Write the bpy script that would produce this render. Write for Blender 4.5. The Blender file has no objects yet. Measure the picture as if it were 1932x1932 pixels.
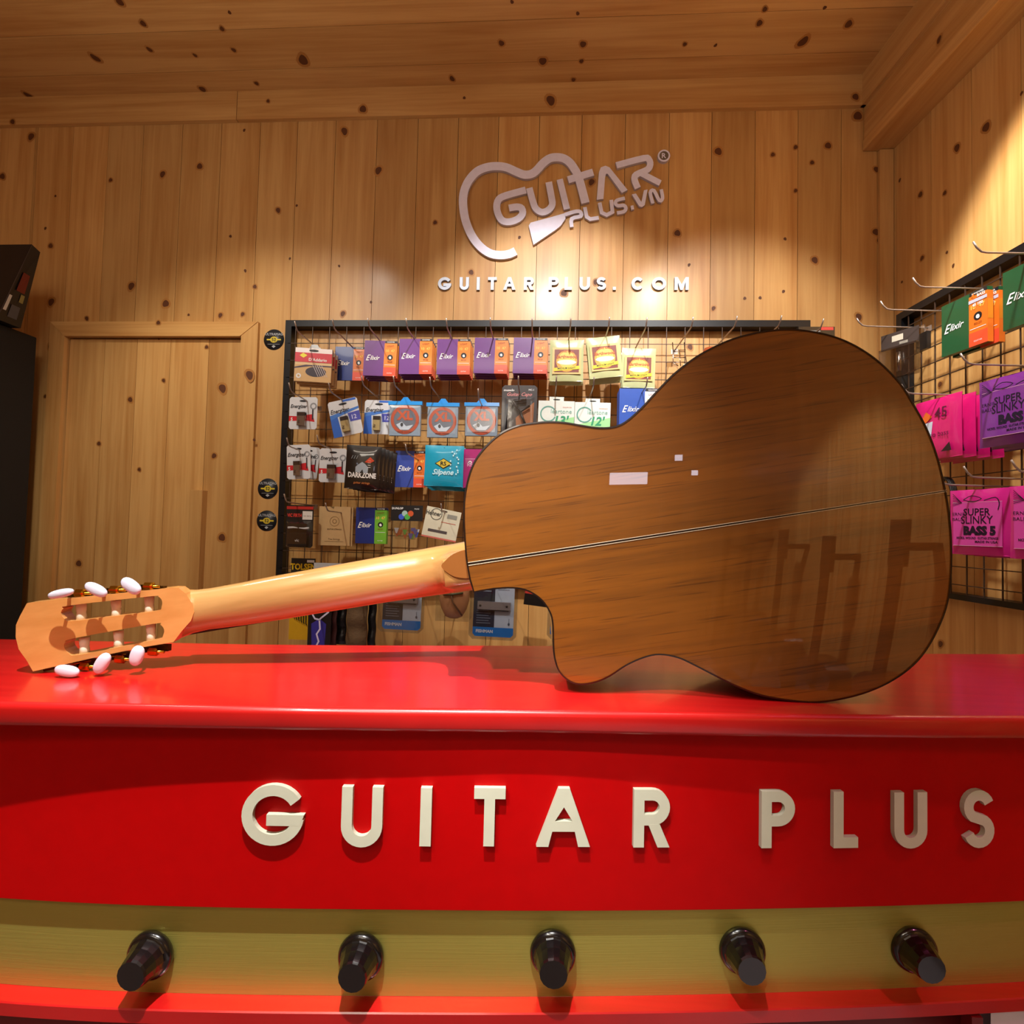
import bpy, bmesh, math, random
from mathutils import Vector, Matrix
from mathutils.geometry import tessellate_polygon, delaunay_2d_cdt
random.seed(7)
PI = math.pi
scene = bpy.context.scene
COL = scene.collection

# ------------------------------------------------------------------ camera
F = 950.0
YAW, PITCH, ROLL = -0.0574, 0.0329, 0.02385
CAM = Vector((0, 0, 1.25))
_f = Vector((math.sin(YAW)*math.cos(PITCH), math.cos(YAW)*math.cos(PITCH), math.sin(PITCH)))
_r = Vector((math.cos(YAW), -math.sin(YAW), 0)); _u = _r.cross(_f)
RT = _r*math.cos(ROLL) + _u*math.sin(ROLL)
UP = -_r*math.sin(ROLL) + _u*math.cos(ROLL)
cd = bpy.data.cameras.new('camera'); cam = bpy.data.objects.new('camera', cd); COL.objects.link(cam)
cd.sensor_width = 36; cd.lens = F/1932*36; cd.clip_start = 0.02
m = Matrix((RT, UP, -_f)).transposed().to_4x4(); m.translation = CAM
cam.matrix_world = m
scene.camera = cam

def ray(px, py):
    return _f + RT*((px-966)/F) + UP*((966-py)/F)
def onY(px, py, Y):
    d = ray(px, py); return CAM + d*((Y-CAM.y)/d.y)
def onZ(px, py, Z):
    d = ray(px, py); return CAM + d*((Z-CAM.z)/d.z)
def onP(px, py, p, n):
    d = ray(px, py); return CAM + d*((p-CAM).dot(n)/d.dot(n))

# ------------------------------------------------------------------ world, lights, exposure
w = bpy.data.worlds.new('world'); scene.world = w; w.use_nodes = True
w.node_tree.nodes['Background'].inputs[0].default_value = (1, .8, .55, 1)
w.node_tree.nodes['Background'].inputs[1].default_value = 0.05
scene.view_settings.view_transform = 'Standard'; scene.view_settings.look = 'None'
scene.view_settings.gamma = 1; scene.view_settings.exposure = 0.0
scene.view_settings.use_curve_mapping = False

def spot(name, loc, target, energy, color, angle, blend=.6, radius=.03):
    l = bpy.data.lights.new(name, 'SPOT'); o = bpy.data.objects.new(name, l); COL.objects.link(o)
    o.location = loc; o.rotation_euler = (Vector(target)-Vector(loc)).to_track_quat('-Z', 'Y').to_euler()
    l.energy = energy; l.color = color; l.spot_size = math.radians(angle); l.spot_blend = blend; l.shadow_soft_size = radius
    return o
def area(name, loc, target, energy, color, sx, sy):
    l = bpy.data.lights.new(name, 'AREA'); o = bpy.data.objects.new(name, l); COL.objects.link(o)
    o.location = loc; o.rotation_euler = (Vector(target)-Vector(loc)).to_track_quat('-Z', 'Y').to_euler()
    l.energy = energy; l.color = color; l.shape = 'RECTANGLE'; l.size = sx; l.size_y = sy
    return o
WHITE = (1, .96, .91); WARM = (1, .88, .72); COOL = (.86, .9, 1)
spot('wall_spot', (0.03, .35, 2.70), (0.03, 1.75, 1.70), 105, WHITE, 47, .5, .02)
spot('wall_spot_wide', (0.62, .45, 2.70), (0.66, 1.75, 1.60), 80, WHITE, 48, .6, .03)
spot('door_spot', (-0.95, 0.65, 2.70), (-0.98, 1.75, 1.02), 52, (1, .92, .78), 74, .6, .03)
spot('side_wall_spot', (0.72, 0.95, 2.70), (1.30, 1.06, 1.66), 115, WHITE, 70, .4, .03)
spot('counter_spot', (-0.10, -0.03, 2.70), (-0.24, .48, 1.10), 260, WHITE, 36, 1, .012)
spot('guitar_spot', (-0.75, -0.55, 2.68), (-0.06, .52, 1.25), 190, WHITE, 17, 1, .03)
spot('counter_spot_side', (-0.75, 0.0, 2.70), (-0.44, .53, 1.08), 26, WHITE, 40, 1, .03)
spot('magenta_spot', (1.1, 0.1, 2.6), (0.60, .58, 1.08), 40, (1, .2, .45), 26, 1, .03)
spot('rear_wash', (0.35, -0.9, 2.70), (1.30, -1.0, .30), 230, WARM, 56, .4, .05)
spot('rear_wall_wash', (-0.4, -1.6, 2.70), (-0.2, -2.7, 1.2), 30, WARM, 80, .5, .05)
area('panel_rear', (-0.5, -1.2, 2.70), (-0.5, -1.2, 0), 12, WARM, 1.2, .3)
pl = bpy.data.lights.new('room_fill', 'POINT'); po = bpy.data.objects.new('room_fill', pl); COL.objects.link(po)  # added soft ambient fill for ceiling and walls, no hanging lamp modelled
po.location = (-.40, -.95, 2.2); pl.energy = 7; pl.color = WARM; pl.shadow_soft_size = .12
for nm_, lc_, en_ in (('fill_left', (-1.05, .72, 2.25), 7), ('fill_right', (.45, .62, 2.25), 4.8)):  # unseen fill lights added behind the counter to lift upper wall and ceiling
    pl = bpy.data.lights.new(nm_, 'POINT'); po = bpy.data.objects.new(nm_, pl); COL.objects.link(po)
    po.location = lc_; pl.energy = en_; pl.color = (1, .93, .84); pl.shadow_soft_size = .10

# ------------------------------------------------------------------ materials
def s2l(c):
    return tuple((v/12.92 if v <= .04045 else ((v+.055)/1.055)**2.4) for v in c)
def hexc(h):
    h = h.lstrip('#'); return s2l(tuple(int(h[i:i+2], 16)/255 for i in (0, 2, 4)))
_m = {}
def mat(h, rough=.5, metal=0, coat=0, spec=None, alpha=1, trans=0, bump=0, bscale=60):
    k = (h, rough, metal, coat, spec, alpha, trans, bump, bscale)
    if k in _m: return _m[k]
    mt = bpy.data.materials.new('mat_'+h.strip('#')+'_%d' % len(_m)); mt.use_nodes = True
    nt = mt.node_tree; b = nt.nodes['Principled BSDF']
    b.inputs['Base Color'].default_value = (*hexc(h), 1)
    b.inputs['Roughness'].default_value = rough; b.inputs['Metallic'].default_value = metal
    b.inputs['Coat Weight'].default_value = coat; b.inputs['Coat Roughness'].default_value = .05
    if spec is not None: b.inputs['Specular IOR Level'].default_value = spec
    b.inputs['Alpha'].default_value = alpha
    b.inputs['Transmission Weight'].default_value = trans
    tc = nt.nodes.new('ShaderNodeTexCoord')
    n = nt.nodes.new('ShaderNodeTexNoise'); n.inputs['Scale'].default_value = bscale
    nt.links.new(tc.outputs['Object'], n.inputs['Vector'])
    mx = nt.nodes.new('ShaderNodeMix'); mx.data_type = 'RGBA'; mx.blend_type = 'MULTIPLY'
    mx.inputs[0].default_value = .18
    mx.inputs[6].default_value = (*hexc(h), 1)
    nt.links.new(n.outputs['Color'], mx.inputs[7]); 
    cr = nt.nodes.new('ShaderNodeHueSaturation'); cr.inputs['Saturation'].default_value = 1; cr.inputs['Value'].default_value = 1.08
    nt.links.new(mx.outputs[2], cr.inputs['Color'])
    # keep hue: grey noise
    g = nt.nodes.new('ShaderNodeRGBToBW'); nt.links.new(n.outputs['Color'], g.inputs[0]); nt.links.new(g.outputs[0], mx.inputs[7])
    nt.links.new(cr.outputs[0], b.inputs['Base Color'])
    if bump:
        bp = nt.nodes.new('ShaderNodeBump'); bp.inputs['Strength'].default_value = bump; bp.inputs['Distance'].default_value = .004
        nt.links.new(n.outputs['Fac'], bp.inputs['Height']); nt.links.new(bp.outputs[0], b.inputs['Normal'])
    _m[k] = mt; return mt

def clear_mat(name, tint=(.93, .95, .97), fac=.12, rough=.08, bd=.0007):
    mt = bpy.data.materials.new(name); mt.use_nodes = True; nt = mt.node_tree
    out = nt.nodes['Material Output']; nt.nodes.remove(nt.nodes['Principled BSDF'])
    t = nt.nodes.new('ShaderNodeBsdfTransparent'); t.inputs[0].default_value = (*tint, 1)
    g = nt.nodes.new('ShaderNodeBsdfGlossy'); g.inputs['Roughness'].default_value = rough
    n = nt.nodes.new('ShaderNodeTexNoise'); n.inputs['Scale'].default_value = 35
    tc = nt.nodes.new('ShaderNodeTexCoord'); nt.links.new(tc.outputs['Object'], n.inputs['Vector'])
    bp = nt.nodes.new('ShaderNodeBump'); bp.inputs['Strength'].default_value = .35; bp.inputs['Distance'].default_value = bd
    nt.links.new(n.outputs['Fac'], bp.inputs['Height']); nt.links.new(bp.outputs[0], g.inputs['Normal'])
    mx = nt.nodes.new('ShaderNodeMixShader'); mx.inputs[0].default_value = fac
    nt.links.new(t.outputs[0], mx.inputs[1]); nt.links.new(g.outputs[0], mx.inputs[2]); nt.links.new(mx.outputs[0], out.inputs[0])
    return mt

def wood_mat(name, light, dark, along='Z', rough=.42, coat=.15, vary=.16, grain=20, stretch=.8, contrast=.8, knots=True, rot=0, streak=None):
    mt = bpy.data.materials.new(name); mt.use_nodes = True; nt = mt.node_tree; N = nt.nodes.new; L = nt.links.new
    b = nt.nodes['Principled BSDF']
    b.inputs['Roughness'].default_value = rough; b.inputs['Coat Weight'].default_value = coat; b.inputs['Coat Roughness'].default_value = .2 if coat < .5 else .02
    tc = N('ShaderNodeTexCoord'); geo = N('ShaderNodeNewGeometry')
    mp = N('ShaderNodeMapping')
    if rot: mp.inputs['Rotation'].default_value = (0, rot, 0)
    L(tc.outputs['Object'], mp.inputs['Vector'])
    # island offset
    off = N('ShaderNodeVectorMath'); off.operation = 'SCALE'; off.inputs[0].default_value = (37, 53, 71)
    L(geo.outputs['Random Per Island'], off.inputs['Scale'])
    add = N('ShaderNodeVectorMath'); add.operation = 'ADD'; L(mp.outputs[0], add.inputs[0]); L(off.outputs[0], add.inputs[1])
    sc = {'X': (stretch, grain, grain), 'Y': (grain, stretch, grain), 'Z': (grain, grain, stretch)}[along]
    mul = N('ShaderNodeVectorMath'); mul.operation = 'MULTIPLY'; mul.inputs[1].default_value = sc
    L(add.outputs[0], mul.inputs[0])
    n1 = N('ShaderNodeTexNoise'); n1.inputs['Scale'].default_value = 1; n1.inputs['Detail'].default_value = 5; n1.inputs['Distortion'].default_value = 1.2
    L(mul.outputs[0], n1.inputs['Vector'])
    n2 = N('ShaderNodeTexNoise'); n2.inputs['Scale'].default_value = 7; n2.inputs['Detail'].default_value = 3
    L(mul.outputs[0], n2.inputs['Vector'])
    n3 = N('ShaderNodeTexNoise'); n3.inputs['Scale'].default_value = 2.6; n3.inputs['Detail'].default_value = 2
    L(add.outputs[0], n3.inputs['Vector'])
    a = N('ShaderNodeMath'); a.operation = 'MULTIPLY_ADD'; L(n2.outputs['Fac'], a.inputs[0]); a.inputs[1].default_value = .35; 
    L(n1.outputs['Fac'], a.inputs[2])
    a2 = N('ShaderNodeMath'); a2.operation = 'MULTIPLY_ADD'; L(n3.outputs['Fac'], a2.inputs[0]); a2.inputs[1].default_value = .35; L(a.outputs[0], a2.inputs[2])
    cr = N('ShaderNodeValToRGB'); L(a2.outputs[0], cr.inputs[0])
    cr.color_ramp.elements[0].position = .85-contrast*.35; cr.color_ramp.elements[0].color = (*dark, 1)
    cr.color_ramp.elements[1].position = .85+contrast*.3; cr.color_ramp.elements[1].color = (*light, 1)
    hs = N('ShaderNodeHueSaturation'); L(cr.outputs[0], hs.inputs['Color'])
    mr = N('ShaderNodeMapRange'); mr.inputs['To Min'].default_value = 1-vary; mr.inputs['To Max'].default_value = 1+vary*.6
    L(geo.outputs['Random Per Island'], mr.inputs['Value']); L(mr.outputs[0], hs.inputs['Value'])
    last = hs.outputs[0]
    if streak:
        ms = N('ShaderNodeVectorMath'); ms.operation = 'MULTIPLY'
        ms.inputs[1].default_value = {'X': (14, 520, 520), 'Y': (520, 14, 520), 'Z': (520, 520, 14)}[along]
        L(add.outputs[0], ms.inputs[0])
        ns = N('ShaderNodeTexNoise'); ns.inputs['Scale'].default_value = 1; ns.inputs['Detail'].default_value = 2; L(ms.outputs[0], ns.inputs['Vector'])
        rs = N('ShaderNodeValToRGB'); L(ns.outputs['Fac'], rs.inputs[0])
        rs.color_ramp.elements[0].position = .58; rs.color_ramp.elements[0].color = (0, 0, 0, 1)
        rs.color_ramp.elements[1].position = .70; rs.color_ramp.elements[1].color = (1, 1, 1, 1)
        mf = N('ShaderNodeMath'); mf.operation = 'MULTIPLY'; mf.inputs[1].default_value = .55; L(rs.outputs[0], mf.inputs[0])
        mx = N('ShaderNodeMix'); mx.data_type = 'RGBA'; L(mf.outputs[0], mx.inputs[0]); L(last, mx.inputs[6]); mx.inputs[7].default_value = (*streak, 1)
        last = mx.outputs[2]
    L(last, b.inputs['Base Color'])
    return mt

PINE_L, PINE_D = hexc('#d0a263'), hexc('#b57f42')
pine_v = wood_mat('pine_vertical', PINE_L, PINE_D, 'Z')
pine_x = wood_mat('pine_along_x', PINE_L, PINE_D, 'X')
pine_y = wood_mat('pine_along_y', PINE_L, PINE_D, 'Y')
knot_m = mat('#5d3216', .6); knot_halo = mat('#b0793c', .5); gap_m = mat('#2a1608', .9)

# ------------------------------------------------------------------ mesh building
class MB:
    def __init__(s): s.v = []; s.f = []; s.mi = []; s.mats = []; s.smooth = []
    def _mi(s, m):
        if m not in s.mats: s.mats.append(m)
        return s.mats.index(m)
    def add(s, vs, fs, m, smooth=False):
        o = len(s.v); s.v += [tuple(v) for v in vs]; k = s._mi(m)
        for f in fs: s.f.append(tuple(i+o for i in f)); s.mi.append(k); s.smooth.append(smooth)
    def box(s, x0, y0, z0, x1, y1, z1, m, M=None):
        vs = [Vector(p) for p in ((x0, y0, z0), (x1, y0, z0), (x1, y1, z0), (x0, y1, z0), (x0, y0, z1), (x1, y0, z1), (x1, y1, z1), (x0, y1, z1))]
        if M is not None: vs = [M @ v for v in vs]
        s.add(vs, [(0, 3, 2, 1), (4, 5, 6, 7), (0, 1, 5, 4), (1, 2, 6, 5), (2, 3, 7, 6), (3, 0, 4, 7)], m)
    def tube(s, pts, r, m, n=8, caps=True):
        pts = [Vector(p) for p in pts]; rings = []; vs = []
        prev = None
        for i, p in enumerate(pts):
            t = (pts[min(i+1, len(pts)-1)] - pts[max(i-1, 0)]).normalized()
            if prev is None: a = t.orthogonal().normalized()
            else: a = (prev - t*prev.dot(t)).normalized()
            prev = a; b = t.cross(a); rr = r[i] if isinstance(r, (list, tuple)) else r
            for k in range(n):
                an = 2*PI*k/n; vs.append(p + (a*math.cos(an)+b*math.sin(an))*rr)
        fs = [(i*n+k, i*n+(k+1) % n, (i+1)*n+(k+1) % n, (i+1)*n+k) for i in range(len(pts)-1) for k in range(n)]
        if caps: fs += [tuple(range(n-1, -1, -1)), tuple((len(pts)-1)*n+k for k in range(n))]
        s.add(vs, fs, m, True)
    def lathe(s, prof, m, M=None, n=24, flute=0):
        # prof: list of (r, h) around local z
        vs = []; 
        for r, h in prof:
            for k in range(n):
                rr = r*(1-flute*(k % 2)); an = 2*PI*k/n; vs.append(Vector((rr*math.cos(an), rr*math.sin(an), h)))
        if M is not None: vs = [M @ v for v in vs]
        q = len(prof)
        fs = [(i*n+k, i*n+(k+1) % n, (i+1)*n+(k+1) % n, (i+1)*n+k) for i in range(q-1) for k in range(n)]
        fs += [tuple(range(n-1, -1, -1)), tuple((q-1)*n+k for k in range(n))]
        s.add(vs, fs, m, flute == 0)
    def shape(s, loops, th, m, T, side=None):
        """loops: 2D loops (first outer, others holes); T(x,z,d) -> world with d depth behind the front"""
        lp = [[Vector((p[0], p[1], 0)) for p in l] for l in loops]
        tris = tessellate_polygon(lp); flat = [p for l in lp for p in l]; n = len(flat)
        area2 = lambda t: (flat[t[1]]-flat[t[0]]).cross(flat[t[2]]-flat[t[0]]).z
        tris = [t if area2(t) > 0 else t[::-1] for t in tris]
        vs = [T(p.x, p.y, 0) for p in flat]
        s.add(vs, tris, m)
        if th:
            vb = [T(p.x, p.y, th) for p in flat]
            s.add(vb, [t[::-1] for t in tris], side or m)
            fs = []; o = 0
            for l in lp:
                k = len(l); ar = sum(l[i].x*l[(i+1) % k].y-l[(i+1) % k].x*l[i].y for i in range(k))
                for i in range(k):
                    a, b2 = o+i, o+(i+1) % k
                    fs.append((a, a+n, b2+n, b2))
                o += k
            s.add(vs+vb, fs, side or m)
    def rect(s, x0, z0, x1, z1, y, m): s.add([(x0, y, z0), (x1, y, z0), (x1, y, z1), (x0, y, z1)], [(0, 1, 2, 3)], m)
    def poly(s, pts, y, m): s.shape([pts], 0, m, lambda a, b, d: (a, y, b))
    def ell(s, cx, cz, rx, rz, y, m, n=24, a0=0, a1=2*PI):
        s.add([(cx+rx*math.cos(a0+(a1-a0)*k/n), y, cz+rz*math.sin(a0+(a1-a0)*k/n)) for k in range(n)], [tuple(range(n))], m)
    def ring(s, cx, cz, r0, r1, y, m, n=28, a0=0, a1=2*PI):
        vs = []; 
        for k in range(n+1):
            a = a0+(a1-a0)*k/n; c, q = math.cos(a), math.sin(a); vs += [(cx+r0*c, y, cz+r0*q), (cx+r1*c, y, cz+r1*q)]
        s.add(vs, [(2*k, 2*k+1, 2*k+3, 2*k+2) for k in range(n)], m)
    def text(s, t, x, z, h, y, m, align='C', bold=0, shear=0, sx=1, rot=0):
        vs, fs, wd = text_geo(t, bold, shear)
        x0 = {'C': -wd/2, 'L': 0, 'R': -wd}[align]; c, q = math.cos(rot), math.sin(rot); out = []
        for a, b in vs:
            a = (a+x0)*h*sx; b = b*h; out.append((x+a*c-b*q, y, z+a*q+b*c))
        s.add(out, fs, m)
    def build(s, name, parent=None, loc=None, bevel=0, mw=None, auto=False):
        me = bpy.data.meshes.new(name); vs = s.v
        if loc is not None: L = Vector(loc); vs = [tuple(Vector(v)-L) for v in s.v]
        me.from_pydata(vs, [], s.f)
        for m in s.mats: me.materials.append(m)
        me.polygons.foreach_set('material_index', s.mi); me.polygons.foreach_set('use_smooth', s.smooth)
        me.update(); o = bpy.data.objects.new(name, me); COL.objects.link(o)
        if loc is not None: o.location = loc
        if parent is not None: o.parent = parent
        if bevel:
            b = o.modifiers.new('bevel', 'BEVEL'); b.width = bevel; b.segments = 2; b.limit_method = 'ANGLE'
        return o
_tc = {}
def text_geo(t, bold=0, shear=0):
    k = (t, bold, shear)
    if k in _tc: return _tc[k]
    cu = bpy.data.curves.new('t', 'FONT'); cu.body = t; cu.size = 1; cu.resolution_u = 2; cu.offset = bold; cu.shear = shear
    o = bpy.data.objects.new('t', cu); COL.objects.link(o)
    me = bpy.data.meshes.new_from_object(o)
    vs = [(v.co.x, v.co.y) for v in me.vertices]; fs = [tuple(p.vertices) for p in me.polygons]
    bpy.data.objects.remove(o); bpy.data.meshes.remove(me); bpy.data.curves.remove(cu)
    mx = max([v[0] for v in vs] or [0]); mn = min([v[0] for v in vs] or [0])
    vs = [((a-mn)/.72, b/.72) for a, b in vs]   # cap height ~ 1
    _tc[k] = (vs, fs, (mx-mn)/.72); return _tc[k]

def tag(o, label, cat, group=None, kind=None):
    if label: o['label'] = label
    if cat: o['category'] = cat
    if group: o['group'] = group
    if kind: o['kind'] = kind
    return o
def empty(name, loc, label, cat, group=None):
    o = bpy.data.objects.new(name, None); COL.objects.link(o); o.location = loc; o.empty_display_size = .05
    return tag(o, label, cat, group)
def structure(o): o['kind'] = 'structure'; return o
def dup(o, parent=None):
    c = o.copy(); COL.objects.link(c)
    if parent is not None: c.parent = parent
    for ch in list(o.children): dup(ch, c)
    return c
def arc(cx, cz, r, a0, a1, n=12, rz=None):
    rz = rz or r; return [(cx+r*math.cos(math.radians(a0+(a1-a0)*k/n)), cz+rz*math.sin(math.radians(a0+(a1-a0)*k/n))) for k in range(n+1)]
def ribbon(pts, w):
    """closed 2D polygon of a stroke with mitred joints"""
    P = [Vector((p[0], p[1])) for p in pts]; Lf, Rt = [], []
    for i, p in enumerate(P):
        d0 = (P[i]-P[i-1]).normalized() if i else None; d1 = (P[i+1]-P[i]).normalized() if i < len(P)-1 else None
        if d0 is None: n = Vector((-d1.y, d1.x)); k = 1
        elif d1 is None: n = Vector((-d0.y, d0.x)); k = 1
        else:
            n0 = Vector((-d0.y, d0.x)); n1 = Vector((-d1.y, d1.x)); n = (n0+n1).normalized(); k = 1/max(.5, n.dot(n0))
        Lf.append(p+n*w/2*k); Rt.append(p-n*w/2*k)
    return [tuple(v) for v in Rt+Lf[::-1]]
def smooth(pts, n=4, closed=False):
    out = []; N = len(pts)
    rng = range(N) if closed else range(N-1)
    g = lambda i: Vector(pts[i % N]) if closed else Vector(pts[max(0, min(N-1, i))])
    for i in rng:
        a, b, c, d = g(i-1), g(i), g(i+1), g(i+2)
        for k in range(n):
            t = k/n; out.append(tuple(.5*((2*b)+(c-a)*t+(2*a-5*b+4*c-d)*t*t+(3*b-a-3*c+d)*t**3)))
    if not closed: out.append(tuple(pts[-1]))
    return out

# ================================================================== ROOM
D = 1.75
ZC = onY(850, 168, D).z            # ceiling height
FLOOR = 0.0
XL, YR = -2.5, -2.7
def knots(mb, T, lst):
    """lst of (px,py,radius_px) mapped by T(px,py)->(point, u, v, n)"""
    for (px, py, r) in lst:
        p, u, v, n, k = T(px, py); r = r*k; ph = random.uniform(0, PI)
        for rr, mm, d, lo in ((1.55, knot_halo, .0006, .35), (1, knot_m, .0010, 0)):
            pts = []
            for i in range(14):
                a = 2*PI*i/14; q = r*rr*(1+.13*math.sin(2*a+ph)+.08*math.sin(3*a+2*ph))
                pts.append(p+n*d+u*(q*.85*math.cos(a))+v*(q*1.1*math.sin(a)))
            if mm is knot_halo and r < .006: continue
            mb.add(pts, [tuple(range(14))], mm)
X, Yv, Zv = Vector((1, 0, 0)), Vector((0, 1, 0)), Vector((0, 0, 1))
GAP = .0008
# back wall planks
mb = MB()
tops = [72.5, 139.8, 206, 271.7, 345, 418.7, 491.7, 562, 634, 712, 789, 865, 941, 1018, 1098, 1180, 1263, 1343, 1425, 1505.8, 1587.3, 1655]
xs = [onY(p, 240-.02*(p/50), D).x for p in tops]
XR = onY(1682.5, 440, D).x
xs = [XL, XL+.14, XL+.28, XL+.42, XL+.56] + [x for x in [xs[0]-.138*k for k in (4, 3, 2, 1)] if x > XL+.6] + xs + [XR+.02]
# door opening
dx0, dx1 = onY(128, 640, D).x, onY(457, 640, D).x; dzt = onY(290, 637, D).z
def plank(x0, x1, z0, z1): mb.box(x0+GAP, D, z0, x1-GAP, D+.018, z1, pine_v)
for a, b in zip(xs[:-1], xs[1:]):
    if b <= dx0 or a >= dx1: plank(a, b, FLOOR, ZC)
    else:
        plank(a, b, dzt, ZC)
        if a < dx0: mb.box(a+GAP, D, FLOOR, dx0, D+.018, dzt, pine_v)
        if b > dx1: mb.box(dx1, D, FLOOR, b-GAP, D+.018, dzt, pine_v)
mb.box(XL, D+.019, FLOOR, XR+.02, D+.05, ZC, gap_m)
KB = [(23, 229, 4.5), (59, 258, 7), (5, 333, 6), (86, 431, 3), (96, 464, 5), (209, 340, 4), (307, 329, 6), (377, 314, 6), (461, 246, 3), (105, 370, 2.5),
      (97, 570, 7), (248, 540, 7), (313, 573, 7), (164, 601, 4), (416, 595, 4.5), (458, 593, 4), (435, 446, 3), (463, 511, 3), (481, 541, 4), (356, 594, 2.5),
      (650, 248, 7), (685, 205, 1), (714, 322, 7), (525, 397, 5), (560, 388, 2.5), (547, 488, 2.5), (647, 592, 5), (700, 570, 2.5), (640, 502, 2.5),
      (1116, 344, 6), (1278, 440, 6), (889, 514, 5), (821, 420, 4), (1064, 553, 6), (1300, 500, 3), (1124, 532, 5), (980, 448, 3),
      (1355, 286, 7), (1458, 292, 4), (1501, 278, 4), (1562, 275, 6), (1532, 307, 4), (1501, 360, 3.5), (1537, 491, 6), (1481, 451, 3), (1478, 550, 3), (1434, 562, 3),
      (1618, 219, 8), (1653, 320, 5), (1652, 438, 6), (1659, 453, 5), (1620, 598, 6), (1346, 582, 4), (1405, 563, 3), (1302, 655, 5), (97, 653, 7), (86, 748, 3.5), (87, 906, 6)]
def TB(px, py): return onY(px, py, D), X, Zv, -Yv, D/F
knots(mb, TB, [k for k in KB if k[2] > 1])
structure(mb.build('wall_back'))
# door: planked leaf inside a frame
door = tag(bpy.data.objects.new('door_1', None), None, None); COL.objects.link(door); door['kind'] = 'structure'
door.location = ((dx0+dx1)/2, D, 0)
dl = Vector(door.location)
def child(mb, name, parent, **k):
    o = mb.build(name, None, **k); o.parent = parent; o.matrix_parent_inverse = Matrix.Translation(-Vector(parent.location)) if parent.type == 'EMPTY' and parent.parent is None else Matrix()
    return o
mb = MB()
dpl = [dx0+.004] + [onY(p, 645, D).x for p in (196, 257, 320, 393)] + [dx1-.006]
for a, b in zip(dpl[:-1], dpl[1:]): mb.box(a+GAP, D+.006, FLOOR+.01, b-GAP, D+.018, dzt-.004, pine_v)
knots(mb, lambda px, py: (onY(px, py, D+.006), X, Zv, -Yv, D/F), [(246, 754, 5), (309, 718, 3.5), (187, 837, 4), (420, 733, 8), (404, 860, 5), (263, 886, 3.5), (149, 1063, 6), (419, 1014, 7), (390, 655, 3.5), (300, 640, 2)])
child(mb, 'door_leaf', door)
mb = MB()
fx0, fx1, fz = onY(100, 640, D).x, onY(490, 640, D).x, onY(290, 610, D).z
mb.box(fx0, D-.014, FLOOR, dx0, D-.0002, fz, pine_v); mb.box(dx1+.004, D-.014, FLOOR, fx1, D-.0002, fz, pine_v)
mb.add([(fx0, D-.016, fz), (dx0, D-.016, dzt), (dx1, D-.016, dzt), (fx1, D-.016, fz), (fx0, D-.0002, fz), (dx0, D-.0002, dzt), (dx1, D-.0002, dzt), (fx1, D-.0002, fz)],
       [(0, 1, 2, 3), (4, 5, 1, 0), (5, 6, 2, 1), (6, 7, 3, 2), (7, 4, 0, 3)], pine_x)
knots(mb, lambda px, py: (onY(px, py, D-.016), X, Zv, -Yv, D/F), [(471, 708, 8), (299, 609, 4), (480, 830, 3)])
child(mb, 'door_frame', door)
mb = MB(); a, b = onY(367, 925, D), onY(382, 1100, D)
mb.box(a.x, D-.022, .9, b.x, D+.0058, a.z, pine_v)
child(mb, 'door_pull', door, bevel=.001)

# right wall
WR = -.037
rd = Vector((math.sin(WR), math.cos(WR), 0)); rn = Vector((-rd.y, rd.x, 0))      # rn points into the room (-x)
PR = Vector((XR, D, 0))
def RW(s, z, off=0):   # s = distance from the corner towards the viewer, off = distance from the wall into the room
    return PR - rd*s + rn*off + Vector((0, 0, z))
MR = Matrix(((-rd.x, rn.x, 0, PR.x), (-rd.y, rn.y, 0, PR.y), (0, 0, 1, 0), (0, 0, 0, 1)))   # local (s, off, z)
mb = MB(); sl = [0, .02, .165, .305]
while sl[-1] < 4.4: sl.append(sl[-1]+.14)
for a, b in zip(sl[:-1], sl[1:]): mb.box(a+GAP, -.018, FLOOR, b-GAP, 0, ZC, pine_v, MR)
mb.box(0, -.05, FLOOR, 4.45, -.019, ZC, gap_m, MR)
def TR(px, py): return onP(px, py, PR, rn), -rd, Zv, rn, 1.4/F
knots(mb, TR, [(1698, 340, 4), (1737, 367, 6), (1783, 364, 4.5), (1806, 279, 7), (1861, 240, 8), (1928, 176, 3), (1740, 487, 5), (1787, 476, 3), (1799, 501, 3.5), (1702, 532, 3), (1774, 725, 5), (1775, 1215, 6)])
structure(mb.build('wall_right'))
# ceiling boards run along x
mb = MB(); y1 = D
bd = [onZ(850, 121, ZC).y, onZ(850, 42, ZC).y]
bl = [D+.02] + bd
while bl[-1] > YR: bl.append(bl[-1]-.137)
for a, b in zip(bl[:-1], bl[1:]): mb.box(XL, b+GAP*1.2, ZC, XR+.2, a-GAP*1.2, ZC+.018, pine_x)
mb.box(XL, YR, ZC+.019, XR+.4, D+.05, ZC+.04, gap_m)
knots(mb, lambda px, py: (onZ(px, py, ZC), X, Yv, -Zv, 1.65/F*1.1),
      [(180, 109, 7), (270, 44, 5), (282, 93, 4.5), (368, 104, 3.5), (441, 94, 4), (572, 113, 9), (54, 180, 7), (382, 168, 6), (484, 157, 4), (419, 54, 4), (226, 3, 6), (433, 23, 3),
       (946, 81, 5), (1100, 83, 5.5), (1292, 83, 3.5), (1350, 85, 3), (1515, 78, 8), (1601, 45, 6), (1443, 17, 4), (1433, 43, 5), (1090, 25, 3), (1024, 115, 7), (1097, 115, 4), (966, 3, 3), (853, 148, 5), (1082, 150, 4), (1556, 14, 3)])
structure(mb.build('ceiling'))
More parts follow.
